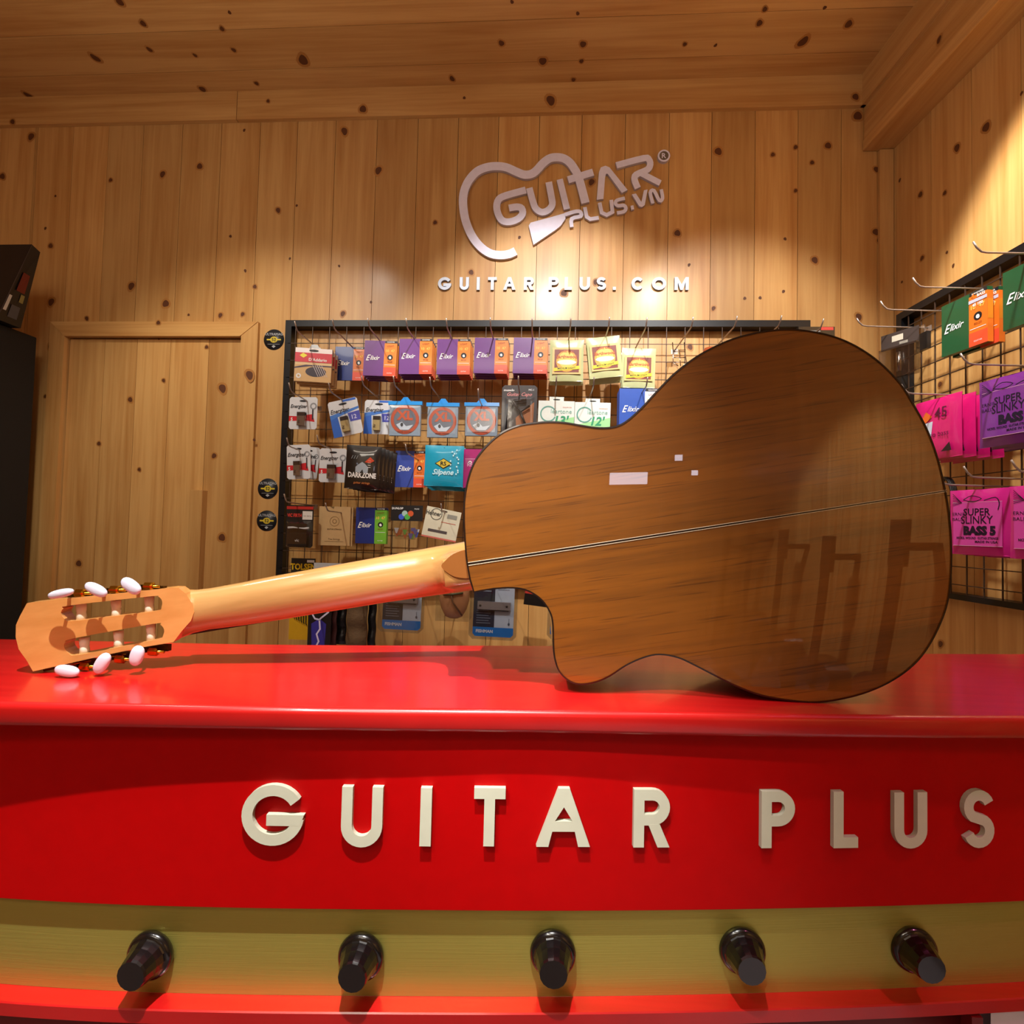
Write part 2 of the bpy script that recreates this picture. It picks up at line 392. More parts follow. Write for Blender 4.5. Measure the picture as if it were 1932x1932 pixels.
# cornice fascia on back wall
fzb = onY(850, 216, D-.016).z
mb = MB()
bx = onY(1629, 240, D).x          # beam's left face at the back wall
mb.box(XL, D-.016, fzb, onY(452, 205, D).x-.001, D-.0003, ZC-.0003, pine_x); mb.box(onY(452, 205, D).x+.001, D-.016, fzb, bx, D-.0003, ZC-.0003, pine_x)
knots(mb, lambda px, py: (onY(px, py, D-.016), X, Zv, -Yv, D/F), [(685, 206, 7), (1039, 190, 9), (1614, 183, 6), (876, 185, 3), (506, 191, 3.5), (24, 230, 5)])
structure(mb.build('trim_1'))
# boxed beam along the right wall
zb = onY(1640, 286, D).z
sb = (XR-bx)                       # beam width off the wall
mb = MB()
mb.box(.0, .0005, zb, 4.3, sb, ZC-.0003, pine_y, MR)
mb.box(.0, sb+.0003, fzb-.0, 4.3, sb+.014, ZC-.0003, pine_y, MR)
mb.box(.0, sb+.0003, zb+.0, 4.3, sb+.004, zb+.035, pine_y, MR)
knots(mb, lambda px, py: (onP(px, py, PR+rn*(sb+.0006), rn), -rd, Zv, rn, 1.6/F), [(1772, 75, 5)])
structure(mb.build('trim_2'))
mb = MB(); cx0 = onY(1656, 440, D).x
mb.box(cx0, D-.012, FLOOR, XR-.002, D-.0003, zb-.002, pine_v)
structure(mb.build('trim_3'))
# remaining walls + floor
mb = MB(); a = YR
while a < D: mb.box(XL-.02, a+GAP, FLOOR, XL, min(D, a+.14)-GAP, ZC, pine_v); a += .14
structure(mb.build('wall_left'))
rear_m = wood_mat('pine_rear', hexc('#e2c48e'), hexc('#c8a061'), 'Z', .5)
mb = MB(); a = XL
while a < XR+.25: mb.box(a+GAP, YR-.02, FLOOR, min(XR+.3, a+.14)-GAP, YR, ZC, rear_m); a += .14
structure(mb.build('wall_rear'))
mb = MB(); tile = mat('#b9b3c4', .25); g = mat('#77727c', .7)
mb.box(XL, YR, -.02, XR+.3, D, -.003, g)
a = XL
while a < XR+.2:
    b = YR
    while b < D: mb.box(a+.002, b+.002, -.003, min(a+.598, XR+.3), min(b+.598, D), 0, tile); b += .6
    a += .6
structure(mb.build('floor'))

# ================================================================== COUNTER
ZT = CAM.z - .165
red_m = None
def red_mat():
    mt = bpy.data.materials.new('red_lacquer'); mt.use_nodes = True; nt = mt.node_tree; N = nt.nodes.new; L = nt.links.new
    b = nt.nodes['Principled BSDF']; tc = N('ShaderNodeTexCoord'); mp = N('ShaderNodeMapping'); mp.inputs['Scale'].default_value = (3, 60, 3)
    L(tc.outputs['Object'], mp.inputs[0]); n = N('ShaderNodeTexNoise'); n.inputs['Scale'].default_value = 2; n.inputs['Detail'].default_value = 5; L(mp.outputs[0], n.inputs['Vector'])
    cr = N('ShaderNodeValToRGB'); L(n.outputs['Fac'], cr.inputs[0])
    cr.color_ramp.elements[0].position = .25; cr.color_ramp.elements[0].color = (.44, .004, .005, 1)
    cr.color_ramp.elements[1].position = .8; cr.color_ramp.elements[1].color = (.56, .009, .009, 1)
    L(cr.outputs[0], b.inputs['Base Color']); b.inputs['Coat Weight'].default_value = .5; b.inputs['Coat Roughness'].default_value = .12
    n2 = N('ShaderNodeTexNoise'); n2.inputs['Scale'].default_value = 9; L(tc.outputs['Object'], n2.inputs['Vector'])
    mr = N('ShaderNodeMapRange'); mr.inputs['To Min'].default_value = .24; mr.inputs['To Max'].default_value = .40; L(n2.outputs['Fac'], mr.inputs['Value']); L(mr.outputs[0], b.inputs['Roughness'])
    return mt
red = red_mat()
red2 = mat('#b80003', .5, 0, .04, .12)
def gold_mat():
    mt = bpy.data.materials.new('brushed_gold'); mt.use_nodes = True; nt = mt.node_tree; N = nt.nodes.new; L = nt.links.new
    b = nt.nodes['Principled BSDF']; b.inputs['Metallic'].default_value = .7; b.inputs['Base Color'].default_value = (*hexc('#bdb75c'), 1)
    tc = N('ShaderNodeTexCoord'); mp = N('ShaderNodeMapping'); mp.inputs['Scale'].default_value = (14, 14, 900)
    L(tc.outputs['Object'], mp.inputs[0]); n = N('ShaderNodeTexNoise'); n.inputs['Scale'].default_value = 1; n.inputs['Detail'].default_value = 3; L(mp.outputs[0], n.inputs['Vector'])
    mr = N('ShaderNodeMapRange'); mr.inputs['To Min'].default_value = .36; mr.inputs['To Max'].default_value = .56; L(n.outputs['Fac'], mr.inputs['Value']); L(mr.outputs[0], b.inputs['Roughness'])
    bp = N('ShaderNodeBump'); bp.inputs['Strength'].default_value = .25; bp.inputs['Distance'].default_value = .0006; L(n.outputs['Fac'], bp.inputs['Height']); L(bp.outputs[0], b.inputs['Normal'])
    return mt
gold = gold_mat()
counter = empty('shop_counter', (0, .6, 0), 'red lacquered shop counter with bowed front, raised letters and brass strip of black knobs', 'counter')
# plan curves
front_px = [(-260, 1322), (0, 1327), (250, 1331.5), (500, 1335.5), (750, 1339), (1000, 1342), (1250, 1346.5), (1500, 1350.5), (1750, 1353), (1932, 1354), (2200, 1354)]
fe = [onZ(px, py, ZT) for px, py in front_px]
back_px = [(-260, 1200), (0, 1206), (250, 1211), (480, 1216), (750, 1218), (1040, 1219), (1300, 1225), (1600, 1231), (1750, 1233.5), (1932, 1234.3), (2200, 1234.5)]
be = [onZ(px, py, ZT) for px, py in back_px]
fs_ = smooth([(p.x, p.y) for p in fe], 4); bs_ = smooth([(p.x, p.y) for p in be], 4)
mb = MB(); th = .0205; nos = []
prof = [(0, 0)] + [(-.0055*math.sin(a), -.0055+.0055*math.cos(a)) for a in [PI/2*k/5 for k in range(1, 6)]] + [(-.0055, -.016), (-.004, -.0195), (-.001, -th), (.05, -th)]
vs = []; n = len(fs_)
for i in range(n):
    for (dy, dz) in prof: vs.append((fs_[i][0], fs_[i][1]+dy+.0055, ZT+dz))
k = len(prof)
mb.add(vs, [(i*k+j, i*k+j+1, (i+1)*k+j+1, (i+1)*k+j) for i in range(n-1) for j in range(k-1)], red, True)
vs = []
for i in range(n):
    bx_, by_ = bs_[i]
    vs += [(fs_[i][0], fs_[i][1]+.0055, ZT), (bx_, by_, ZT), (bx_, by_, ZT-th), (fs_[i][0], fs_[i][1]+.0545, ZT-th)]
mb.add(vs, [(i*4+j, i*4+4+j, i*4+5+j, i*4+1+j) for i in range(n-1) for j in range(3)], red)
child(mb, 'counter_top', counter)
# front panels follow the bow measured on the brass strip's lower edge
ZG0 = CAM.z - .436
gb_px = [(-260, 1836), (0, 1857), (145, 1867), (290, 1873.5), (480, 1878), (680, 1880), (966, 1881.5), (1200, 1879.5), (1430, 1874.5), (1680, 1866), (1932, 1853), (2200, 1836)]
gp = [onZ(px, py, ZG0) for px, py in gb_px]
gs_ = smooth([(p.x, p.y) for p in gp], 6)
def gy(x):
    for (x0, y0), (x1, y1) in zip(gs_[:-1], gs_[1:]):
        if x0 <= x <= x1: return y0+(y1-y0)*(x-x0)/(x1-x0), math.atan2(y1-y0, x1-x0)
    return gs_[-1][1], 0
def gpoint(px, py, off=0):
    """pixel -> point on the bowed front (shifted by off along y)"""
    Y = .465
    for _ in range(12):
        p = onY(px, py, Y); y, a = gy(p.x); Y = y+off
    return onY(px, py, Y), gy(p.x)[1]
ZG1 = gpoint(966, 1720, -.008)[0].z
def bow(mb, prof, m, smooth_=False):
    vs = [(x, y+dy, z) for (x, y) in gs_ for (dy, z) in prof]; k = len(prof)
    mb.add(vs, [(i*k+j, i*k+j+1, (i+1)*k+j+1, (i+1)*k+j) for i in range(len(gs_)-1) for j in range(k-1)], m, smooth_)
mb = MB(); bow(mb, [(-.008, ZT-th-.0002), (-.008, ZG1+.001), (-.007, ZG1), (.02, ZG1)], red2)
child(mb, 'front_panel', counter)
mb = MB(); bow(mb, [(0, ZG1+.004), (0, ZG0+.0006)], gold)
child(mb, 'control_panel', counter)
mb = MB(); bow(mb, [(.01, ZG0+.0004), (-.0155, ZG0+.0004), (-.0165, ZG0-.0006), (-.0165, ZG0-.0115), (-.014, ZG0-.013), (.02, ZG0-.0135)], red)
child(mb, 'ledge', counter)
mb = MB(); bow(mb, [(.02, ZG0-.0), (.02, .002)], mat('#6e0b0b', .4)); child(mb, 'lower_panel', counter)
mb = MB(); vs = []; seg = [(x, y) for x, y in gs_ if x > .425]
for (x, y) in seg: vs += [(x, y-.013, ZG0-.0137), (x, y-.013, ZG0-.09), (x, y+.0195, ZG0-.09), (x, y+.0195, ZG0-.0137)]
mb.add(vs, [(4*i+j, 4*i+j+1, 4*i+j+5, 4*i+j+4) for i in range(len(seg)-1) for j in range(3)], mat('#d9d3e2', .4))
p_, a_ = gpoint(1832, 1915, -.016); mb.box(p_.x, p_.y-.001, ZG0-.09, p_.x+.010, p_.y+.012, ZG0-.0138, mat('#6e0b0b', .4))
child(mb, 'lower_trim', counter)
# knobs
black_gl = mat('#0b0b0c', .22, 0, .6)
for (bx_, by_) in [(288, 1795), (683, 1798), (1043, 1792), (1398, 1787), (1720, 1785)]:
    p, a = gpoint(bx_, by_+2)
    M = Matrix.Translation(p) @ Matrix.Rotation(PI/2, 4, 'X')
    mb = MB(); mb.lathe([(.0195, 0), (.0212, .001), (.0214, .0035), (.0204, .006), (.0180, .0075)], black_gl, M, 40)
    kb = child(mb, 'knob', counter)
    mb = MB(); mb.lathe([(.0186, .0068), (.0172, .0085), (.0152, .0145), (.0132, .0235), (.0124, .0255)], black_gl, M, 16, 0)
    mb.smooth = [False]*len(mb.f)
    c = mb.build('knob_grip'); c.parent = kb
# raised letters
cream = mat('#d3d8c4', .45); cream_s = mat('#b9bda9', .5)
def glyph(ch, W, H, w):
    r = W/2-w/2; S = []
    if ch == 'U': S.append([ribbon([(w/2, H), (w/2, W/2)] + arc(W/2, W/2, r, 180, 360, 14)[1:-1] + [(W-w/2, W/2), (W-w/2, H)], w)])
    elif ch == 'I': S.append([[(0, 0), (W, 0), (W, H), (0, H)]])
    elif ch == 'T': S.append([[(W/2-w/2, 0), (W/2+w/2, 0), (W/2+w/2, H-w), (W, H-w), (W, H), (0, H), (0, H-w), (W/2-w/2, H-w)]])
    elif ch == 'L': S.append([[(0, 0), (W, 0), (W, w), (w, w), (w, H), (0, H)]])
    elif ch == 'A':
        a = w*.62; q = .27; k = w*1.12
        f = lambda z: (W/2-a)*z/H          # outer left edge
        fi = lambda z: k + (W/2-k)*z/(H*(1-.0)) * .93
        zc = H*.26; zt = zc+w*.95; za = H*.68
        S.append([[(0, 0), (k, 0), (fi(zc), zc), (W-fi(zc), zc), (W-k, 0), (W, 0), (W/2+a*.85, H), (W/2-a*.85, H)],
                  [(fi(zt)+.00, zt), (W/2, za), (W-fi(zt), zt)]])
    elif ch in 'PR':
        b = H*.62; rr = b/2
        outer = [(0, 0), (w, 0), (w, H-b)] + ([] if ch == 'P' else []) + [(W-rr, H-b)] + arc(W-rr, H-rr, rr, -90, 90, 14)[1:] + [(0, H)]
        ri = rr-w
        hole = [(w, H-b+w)] + arc(W-rr, H-rr, ri, -90, 90, 10) + [(w, H-w)]
        S.append([outer, hole])
        if ch == 'R': S.append([[(W-w*1.15, 0), (W, 0), (W*.62+w*.35, H-b+.001), (W*.62-w*.75, H-b+.001)]])
    elif ch == 'S':
        r1 = (H-w)/4; cx = W/2; rx = W/2-w/2
        S.append([ribbon(arc(cx, H-w/2-r1, rx, 20, 250, 14, r1)[:-1] + arc(cx, w/2+r1, rx, 75, -160, 14, r1)[1:], w)])
    elif ch == 'G':
        R = H/2-w/2; rx = W/2-w/2
        S.append([ribbon(arc(W/2, H/2, rx, 32, 352, 34, R), w)])
        S.append([[(W*.40, H*.5-w*.95), (W-w*.35, H*.5-w*.95), (W, H*.5+w*.05), (W*.40, H*.5+w*.05)]])
    elif ch == 'C': S.append([ribbon(arc(W/2, H/2, W/2-w/2, 38, 322, 30, H/2-w/2), w)])
    elif ch == 'O': S.append([arc(W/2, H/2, W/2, 0, 345, 30, H/2), arc(W/2, H/2, W/2-w, 0, 345, 30, H/2-w)])
    elif ch == 'M': S.append([[(0, 0), (w, 0), (w, H*.62), (W/2-w*.4, 0), (W/2+w*.4, 0), (W-w, H*.62), (W-w, 0), (W, 0), (W, H), (W-w, H), (W/2, H*.42), (w, H), (0, H)]])
    elif ch == '.': S.append([[(0, 0), (w, 0), (w, w), (0, w)]])
    return S
LT = [('G', 457, 571, 1481, 1596), ('U', 644, 720, 1485, 1599), ('I', 792, 813, 1487, 1597), ('T', 893, 952, 1487, 1597), ('A', 1012, 1114, 1488, 1598),
      ('R', 1194, 1264, 1490, 1599), ('P', 1434, 1501, 1493, 1600), ('L', 1570, 1620, 1494, 1600), ('U', 1683, 1752, 1495, 1601), ('S', 1814, 1879, 1491, 1600)]
LTH = .0048
for ch, x0, x1, y0, y1 in LT:
    a, an = gpoint((x0+x1)/2, (y0+y1)/2, -.008-LTH)
    pl, pr, pt, pb = onY(x0, (y0+y1)/2, a.y), onY(x1, (y0+y1)/2, a.y), onY((x0+x1)/2, y0, a.y), onY((x0+x1)/2, y1, a.y)
    W_, H_ = pr.x-pl.x, pt.z-pb.z; ww = .0098 if ch != 'I' else W_
    M = Matrix.Translation((pl.x+W_/2, a.y+LTH, pb.z)) @ Matrix.Rotation(an, 4, 'Z')
    mb = MB()
    for q, loops in enumerate(glyph(ch, W_, H_, ww)):
        mb.shape(loops, LTH-.0002, cream, lambda x, z, d, q=q: M @ Vector((x-W_/2, d-LTH-.00005*q, z)), cream_s)
    child(mb, 'raised_letter', counter)

# ================================================================== GUITAR
OUT = [(894.6, 1116.8), (887, 1092.5), (880.6, 1055), (877, 1010), (875.6, 970), (877.6, 932), (887, 890.5), (901, 861.5), (922, 836.6), (947, 816), (976, 803.6), (1005, 798.4), (1036, 796), (1067, 798),
       (1098, 803.6), (1125, 807.5), (1148, 807.5), (1166.5, 803), (1183, 793), (1208, 770.5), (1232.6, 743.5), (1255, 720), (1275.7, 700.5), (1311, 674), (1347, 654), (1383, 638.6), (1418.6, 629), (1454, 622.8),
       (1490, 621), (1525.7, 624), (1561, 631.4), (1590, 641.5), (1621, 657.6), (1656.7, 684), (1694, 724), (1721, 769), (1743, 812), (1761.5, 864), (1775.7, 925), (1785, 985.5), (1788.6, 1046), (1787, 1105),
       (1781, 1145), (1768.4, 1182), (1750, 1219), (1724.4, 1253), (1685.6, 1283), (1639, 1305.4), (1587, 1319.6), (1535.5, 1325.6), (1484, 1321), (1432, 1311), (1387, 1294), (1345.6, 1273.6), (1304, 1252),
       (1275, 1239), (1242, 1233.4), (1213, 1239), (1180, 1254), (1150, 1274), (1122.6, 1286), (1095, 1290), (1075, 1285), (1056.6, 1269), (1047.5, 1250), (1043, 1226), (1041.8, 1196), (1041, 1173), (1036, 1153),
       (1020, 1130), (995, 1114), (968, 1109), (933.6, 1110.5)]
YB = -.165/min(ray(*p).z/ray(*p).y for p in OUT) - .0008
o2 = [(onY(px, py, YB).x, onY(px, py, YB).z) for px, py in OUT]
sm = smooth(o2[1:], 4, False)
poly = [o2[0]] + sm
def resample(pts, step):
    P = [Vector(p) for p in pts]+[Vector(pts[0])]; out = []; acc = 0
    for a, b in zip(P[:-1], P[1:]):
        L = (b-a).length; k = max(1, int(round(L/step)))
        for i in range(k): out.append(tuple(a+(b-a)*i/k))
    return out
poly = resample(poly, .004)
c0 = onY(884, 1064, YB); c1 = onY(1778, 927, YB)
C0, C1 = Vector((c0.x, c0.z)), Vector((c1.x, c1.z)); CU = (C1-C0).normalized(); CVv = Vector((-CU.y, CU.x)); LEN = (C1-C0).length
def arch(x, z):
    d = Vector((x, z))-C0; u = d.dot(CU)/LEN; v = d.dot(CVv)
    return .0085*max(0, 1-(v/.2)**2) + .003*(1-(2*u-1)**2)
def backY(x, z): return YB-arch(x, z)+.003
guitar = empty('classical_guitar', (onY(1520, 1325, YB).x, YB+.04, ZT), 'glossy brown cutaway classical guitar lying on its side on the red counter, back facing out', 'guitar')
mahog = wood_mat('mahogany_back', hexc('#80490f'), hexc('#472507'), 'X', .35, 1.0, 0, 30, 1.2, 1.1, rot=math.atan2(CU.y, CU.x), streak=hexc('#3d1a06'))
mahog.node_tree.nodes['Principled BSDF'].inputs['Coat Roughness'].default_value = .012; mahog.node_tree.nodes['Principled BSDF'].inputs['Coat IOR'].default_value = 1.75
mahog_s = wood_mat('mahogany_side', hexc('#7a3e12'), hexc('#4a230a'), 'X', .3, .9, 0, 30, 1.2, .6)
maple = wood_mat('neck_wood', hexc('#bb9058'), hexc('#9a6e3a'), 'X', .3, .9, .05, 20, 1.1, .7, rot=math.atan2(CU.y, CU.x))
headm = wood_mat('headstock_wood', hexc('#d69a58'), hexc('#bd7e3c'), 'X', .38, .5, .05, 18, 1.1, .7, rot=math.atan2(CU.y, CU.x))
blk = mat('#1a0d08', .3, 0, .5); ivory = mat('#e8d8bd', .35, 0, .5)
# back plate
from math import floor
def inside(x, z, P):
    c = False; j = len(P)-1
    for i in range(len(P)):
        xi, zi = P[i]; xj, zj = P[j]
        if (zi > z) != (zj > z) and x < (xj-xi)*(z-zi)/(zj-zi)+xi: c = not c
        j = i
    return c
def mindist(x, z, P): return min((x-a)**2+(z-b)**2 for a, b in P)**.5
xs_ = [p[0] for p in poly]; zs_ = [p[1] for p in poly]
pts = [Vector(p) for p in poly]; nb = len(pts); st = .011
xi = min(xs_)
while xi < max(xs_):
    zi = min(zs_)
    while zi < max(zs_):
        if inside(xi, zi, poly) and mindist(xi, zi, poly) > .005: pts.append(Vector((xi, zi)))
        zi += st
    xi += st
res = delaunay_2d_cdt(pts, [(i, (i+1) % nb) for i in range(nb)], [], 1, 1e-6)
mb = MB(); vv = res[0]; ff = []
for f in res[2]:
    a, b, c = [vv[i] for i in f]
    ff.append(tuple(f) if (b-a).cross(c-a) > 0 else tuple(f[::-1]))
mb.add([(v.x, backY(v.x, v.y), v.y) for v in vv], ff, mahog, True)
child(mb, 'back', guitar)
# sides
YS = YB+.092
mb = MB(); vs = []
for (x, z) in poly: vs += [(x, backY(x, z), z), (x, YS, z)]
mb.add(vs, [(2*i, 2*((i+1) % nb), 2*((i+1) % nb)+1, 2*i+1) for i in range(nb)], mahog_s, True)
child(mb, 'sides', guitar)
mb = MB(); tp = [Vector((x, z, 0)) for x, z in poly]
tr = tessellate_polygon([tp]); mb.add([(v.x, YS+.0005, v.y) for v in tp], [t for t in tr], mat('#c98f4c', .3, 0, .5)); child(mb, 'soundboard', guitar)
# binding
def inset(P, d):
    out = []; n = len(P)
    for i in range(n):
        a, b, c = Vector(P[i-3]), Vector(P[i]), Vector(P[(i+3) % n]); t = (c-a).normalized(); nrm = Vector((-t.y, t.x))
        q = b+nrm*d
        if not inside(q.x, q.y, P) and abs(d) > 0: q = b-nrm*d
        out.append((q.x, q.y))
    return out
ins = inset(poly, .0016); mb = MB(); vs = []
for i in range(nb):
    x, z = poly[i]; a, b = ins[i]; vs += [(x, backY(x, z)-.0005, z), (a, backY(a, b)-.0007, b), (x, backY(x, z)+.004, z)]
mb.add(vs, [(3*i, 3*((i+1) % nb), 3*((i+1) % nb)+1, 3*i+1) for i in range(nb)], blk, True)
child(mb, 'binding', guitar)
# centre strip
mb = MB()
for (o0, o1, m_, dd) in ((-.0021, -.0015, ivory, .0006), (-.0015, .0009, blk, .0006), (.0009, .0015, ivory, .0006)):
    vs = []; K = 60
    for k in range(K+1):
        p = C0+CU*(LEN*k/K*.998+.0006)
        # narrower towards the tail
        s_ = 1-.45*k/K
        for o in (o0*s_, o1*s_): q = p-CVv*o; vs.append((q.x, backY(q.x, q.y)-dd, q.y))
    mb.add(vs, [(2*k+1, 2*k, 2*k+2, 2*k+3) for k in range(K)], m_, True)
child(mb, 'centre_strip', guitar)
# neck loft
YN = YB+.0855
ST = [(318, 1110, 312, 1213, .004, 0), (335, 1109.5, 326, 1210, .014, 0), (350, 1112.5, 343, 1203, .0185, 0), (372, 1112.5, 366, 1194, .0200, 0), (400, 1109, 398, 1187, .020, 0), (460, 1098, 462, 1179, .021, 0), (520, 1086, 524, 1170, .0215, 0), (620, 1068, 624, 1153.5, .0225, 0),
      (728, 1048.5, 732, 1136, .0235, 0), (790, 1037, 796, 1127, .026, .03), (820, 1031.5, 827, 1122.5, .031, .12), (838, 1028.5, 846, 1120, .040, .35), (848, 1027, 856, 1118.5, .054, .7), (855, 1025.8, 863, 1117.5, .070, .9), (859, 1025, 867, 1117, .0835, 1), (880, 1021, 888, 1114, .0842, 1), (905, 1017, 913, 1110, .0845, 1)]
heel = [(1, 0), (.985, .10), (.93, .2), (.80, .30), (.68, .42), (.60, .55), (.55, .70), (.525, .85), (.50, .97), (.47, 1.0), (.25, 1.0), (0, 1.0)]
heel = heel + [(-a, b) for a, b in heel[:-1][::-1]]; NS = len(heel)
mb = MB(); vs = []
for (tx, ty, bx_, by_, dp, hw) in ST:
    Yk = YN-.0425*max(0, (880-tx))/530; T = onY(tx, ty, Yk); B = onY(bx_, by_, Yk); c = (T+B)/2; h = (T-B)/2
    for k in range(NS):
        th_ = PI*k/(NS-1); nx, nq = math.cos(th_), math.sin(th_)**.85
        a = nx*(1-hw)+heel[k][0]*hw; q = nq*(1-hw)+heel[k][1]*hw
        vs.append(c+h*a+Vector((0, -dp*q, 0)))
mb.add(vs, [(i*NS+j, i*NS+j+1, (i+1)*NS+j+1, (i+1)*NS+j) for i in range(len(ST)-1) for j in range(NS-1)], maple, True)
mb.add([vs[i] for i in range(NS)], [tuple(range(NS))], maple)
# fretboard-facing flat
mb.add([vs[i*NS+j] for i in range(len(ST)) for j in (0, NS-1)], [(2*i, 2*i+1, 2*i+3, 2*i+2) for i in range(len(ST)-1)], maple)
neck = child(mb, 'neck', guitar)
# heel cap
mb = MB(); cap = smooth([(833, 1070), (840, 1058), (856, 1045), (880, 1037.5), (884, 1050), (887.5, 1075), (889, 1089), (872, 1090.5), (852, 1085.5)], 4, True)
cY = YB-.0006
mb.shape([[(onY(a, b, cY).x, onY(a, b, cY).z) for a, b in cap][::-1]], .0020, mat('#8a5426', .3, 0, .8), lambda x, z, d: (x, cY+d, z), blk)
child(mb, 'heel_cap', guitar)
# fingerboard behind the neck
mb = MB(); a, b, c, d = onY(352, 1118, YN-.040), onY(350, 1199, YN-.040), onY(900, 1108, YN+.001), onY(900, 1019, YN+.001)
mb.add([a, b, c, d]+[p+Vector((0, .007, 0)) for p in (a, b, c, d)], [(0, 1, 2, 3), (7, 6, 5, 4), (0, 4, 5, 1), (1, 5, 6, 2), (2, 6, 7, 3), (3, 7, 4, 0)], mat('#2a1a12', .4)); child(mb, 'fingerboard', guitar)
# headstock: tilted plane
H0 = onY(350, 1160, .5435); K = .27
hn = Vector((K, -1, 0)).normalized(); hu = Vector((1, K, 0)).normalized()
def HP(px, py, off=0): return onP(px, py, H0+hn*off, hn)
def h2(px, py, off=0):
    p = HP(px, py, off)-H0; return (p.dot(hu), p.z)
def c5(x, y): return (x/4.83, 1020+y/4.83)
HO = [c5(*p) for p in [(245, 570), (560, 532), (1100, 478), (1560, 430), (1625, 432), (1690, 480), (1748, 570), (1770, 650), (1740, 730), (1660, 820), (1580, 925), (1300, 972), (1000, 1035), (600, 1125), (300, 1192), (245, 1095), (170, 990), (143, 880), (145, 770), (180, 690)]]
S1 = [c5(*p) for p in [(555, 665), (575, 620), (640, 590), (1380, 507), (1440, 510), (1475, 545), (1472, 600), (1420, 642), (1000, 692), (650, 733), (590, 715)]]
S2 = [c5(*p) for p in [(585, 975), (595, 925), (680, 888), (1400, 758), (1460, 765), (1495, 810), (1485, 865), (1440, 897), (1100, 967), (700, 1045), (625, 1025)]]
mb = MB(); HT = .018
def THs(u, z, d): return H0+hu*u+Vector((0, 0, z))-hn*d
loops = [[h2(*p) for p in HO], smooth([h2(*p) for p in S1], 3, True), smooth([h2(*p) for p in S2], 3, True)]
mb.shape(loops, HT, headm, THs)
hs = child(mb, 'headstock', guitar)
goldm = mat('#c9962e', .22, 1); gold_d = mat('#4a3513', .35, .9)
pearl = mat('#dcdff2', .18, 0, .8); roll_m = mat('#ece6d4', .35)
# tuning machines: button centre px, semi axes, angle; edge pos px; roller px (x, ytop, ybottom)
TU = [((555, 482), 122, 42, 12, (720, 478), (740, 575, 735)), ((875, 446), 112, 52, -28, (1035, 447), (1058, 545, 705)), ((1194, 413), 105, 58, -38, (1345, 415), (1360, 510, 665)),
      ((611, 1187), 115, 54, -10, (765, 1145), (768, 885, 1035)), ((930, 1117), 108, 60, 58, (1085, 1078), (1080, 825, 975)), ((1247, 1048), 98, 62, 74, (1385, 1010), (1375, 760, 915))]
for k, (bc, ra, rb, ang, ec, ro) in enumerate(TU):
    up = k < 3; cpx = c5(*bc); boff = .020 if k < 3 else .019
    P = HP(*cpx, boff); px = P.y/F
    E_ = HP(*c5(*ec), -.006); e2 = HP(*c5(ec[0], ec[1]+(14 if up else -14)), -.006)
    # lever + gear
    mb = MB()
    mb.tube([E_+Vector((-.012, 0, 0)), E_+Vector((.014, 0, 0))], .0016, goldm, 8)
    Mg = Matrix.Translation(E_+Vector((.002, 0, 0))) @ Matrix.Rotation(PI/2, 4, 'Y')
    mb.lathe([(.0030, -.005), (.0048, -.004), (.0048, .004), (.0030, .005)], goldm, Mg, 14, .12)
    mb.tube([E_+Vector((-.009, 0, 0)), P*.5+E_*.5+Vector((-.002, 0, 0)), P], .0017, gold_d, 8)
    mb.box(-.016, -.001, -.0035, .016, .0045, .0035, gold_d, Matrix.Translation(E_+Vector((0, .004, -.0035 if up else .0035))))
    t = child(mb, 'tuning_machine', guitar)
    # button
    A = math.radians(ang); ea = (RT*math.cos(A)+UP*math.sin(A)); eb = (-RT*math.sin(A)+UP*math.cos(A)); ec_ = ea.cross(eb)
    mb = MB(); vs = []; n1, n2 = 20, 12; sa, sb_ = ra/4.83*px, rb/4.83*px
    for i in range(n2+1):
        ph = -PI/2+PI*i/n2
        for j in range(n1):
            th_ = 2*PI*j/n1; cx_, cy_ = math.cos(ph)*math.cos(th_), math.cos(ph)*math.sin(th_)
            sg = lambda v, e: math.copysign(abs(v)**e, v)
            vs.append(P+ea*sa*sg(cx_, .85)+eb*sb_*sg(cy_, .85)+ec_*.0042*sg(math.sin(ph), .8))
    mb.add(vs, [(i*n1+j, i*n1+(j+1) % n1, (i+1)*n1+(j+1) % n1, (i+1)*n1+j) for i in range(n2) for j in range(n1)], pearl, True)
    b_ = mb.build('button'); b_.parent = t
    mb = MB(); a = HP(*c5(ro[0], ro[1]), -.009); b = HP(*c5(ro[0]+5, ro[2]), -.009); mid = (a+b)/2
    mb.tube([a, a*.6+b*.4, a*.5+b*.5, a*.4+b*.6, b], [.0048, .0044, .0040, .0044, .0048], roll_m, 14)
    r_ = mb.build('string_roller'); r_.parent = t
mb = MB()
for (a, b) in (((395, 560), (1470, 440)), ((400, 1178), (1500, 968))):
    p, q = HP(*c5(*a), -.009), HP(*c5(*b), -.009); mb.tube([p, q], .0016, goldm, 6)
child(mb, 'machine_plate', guitar)

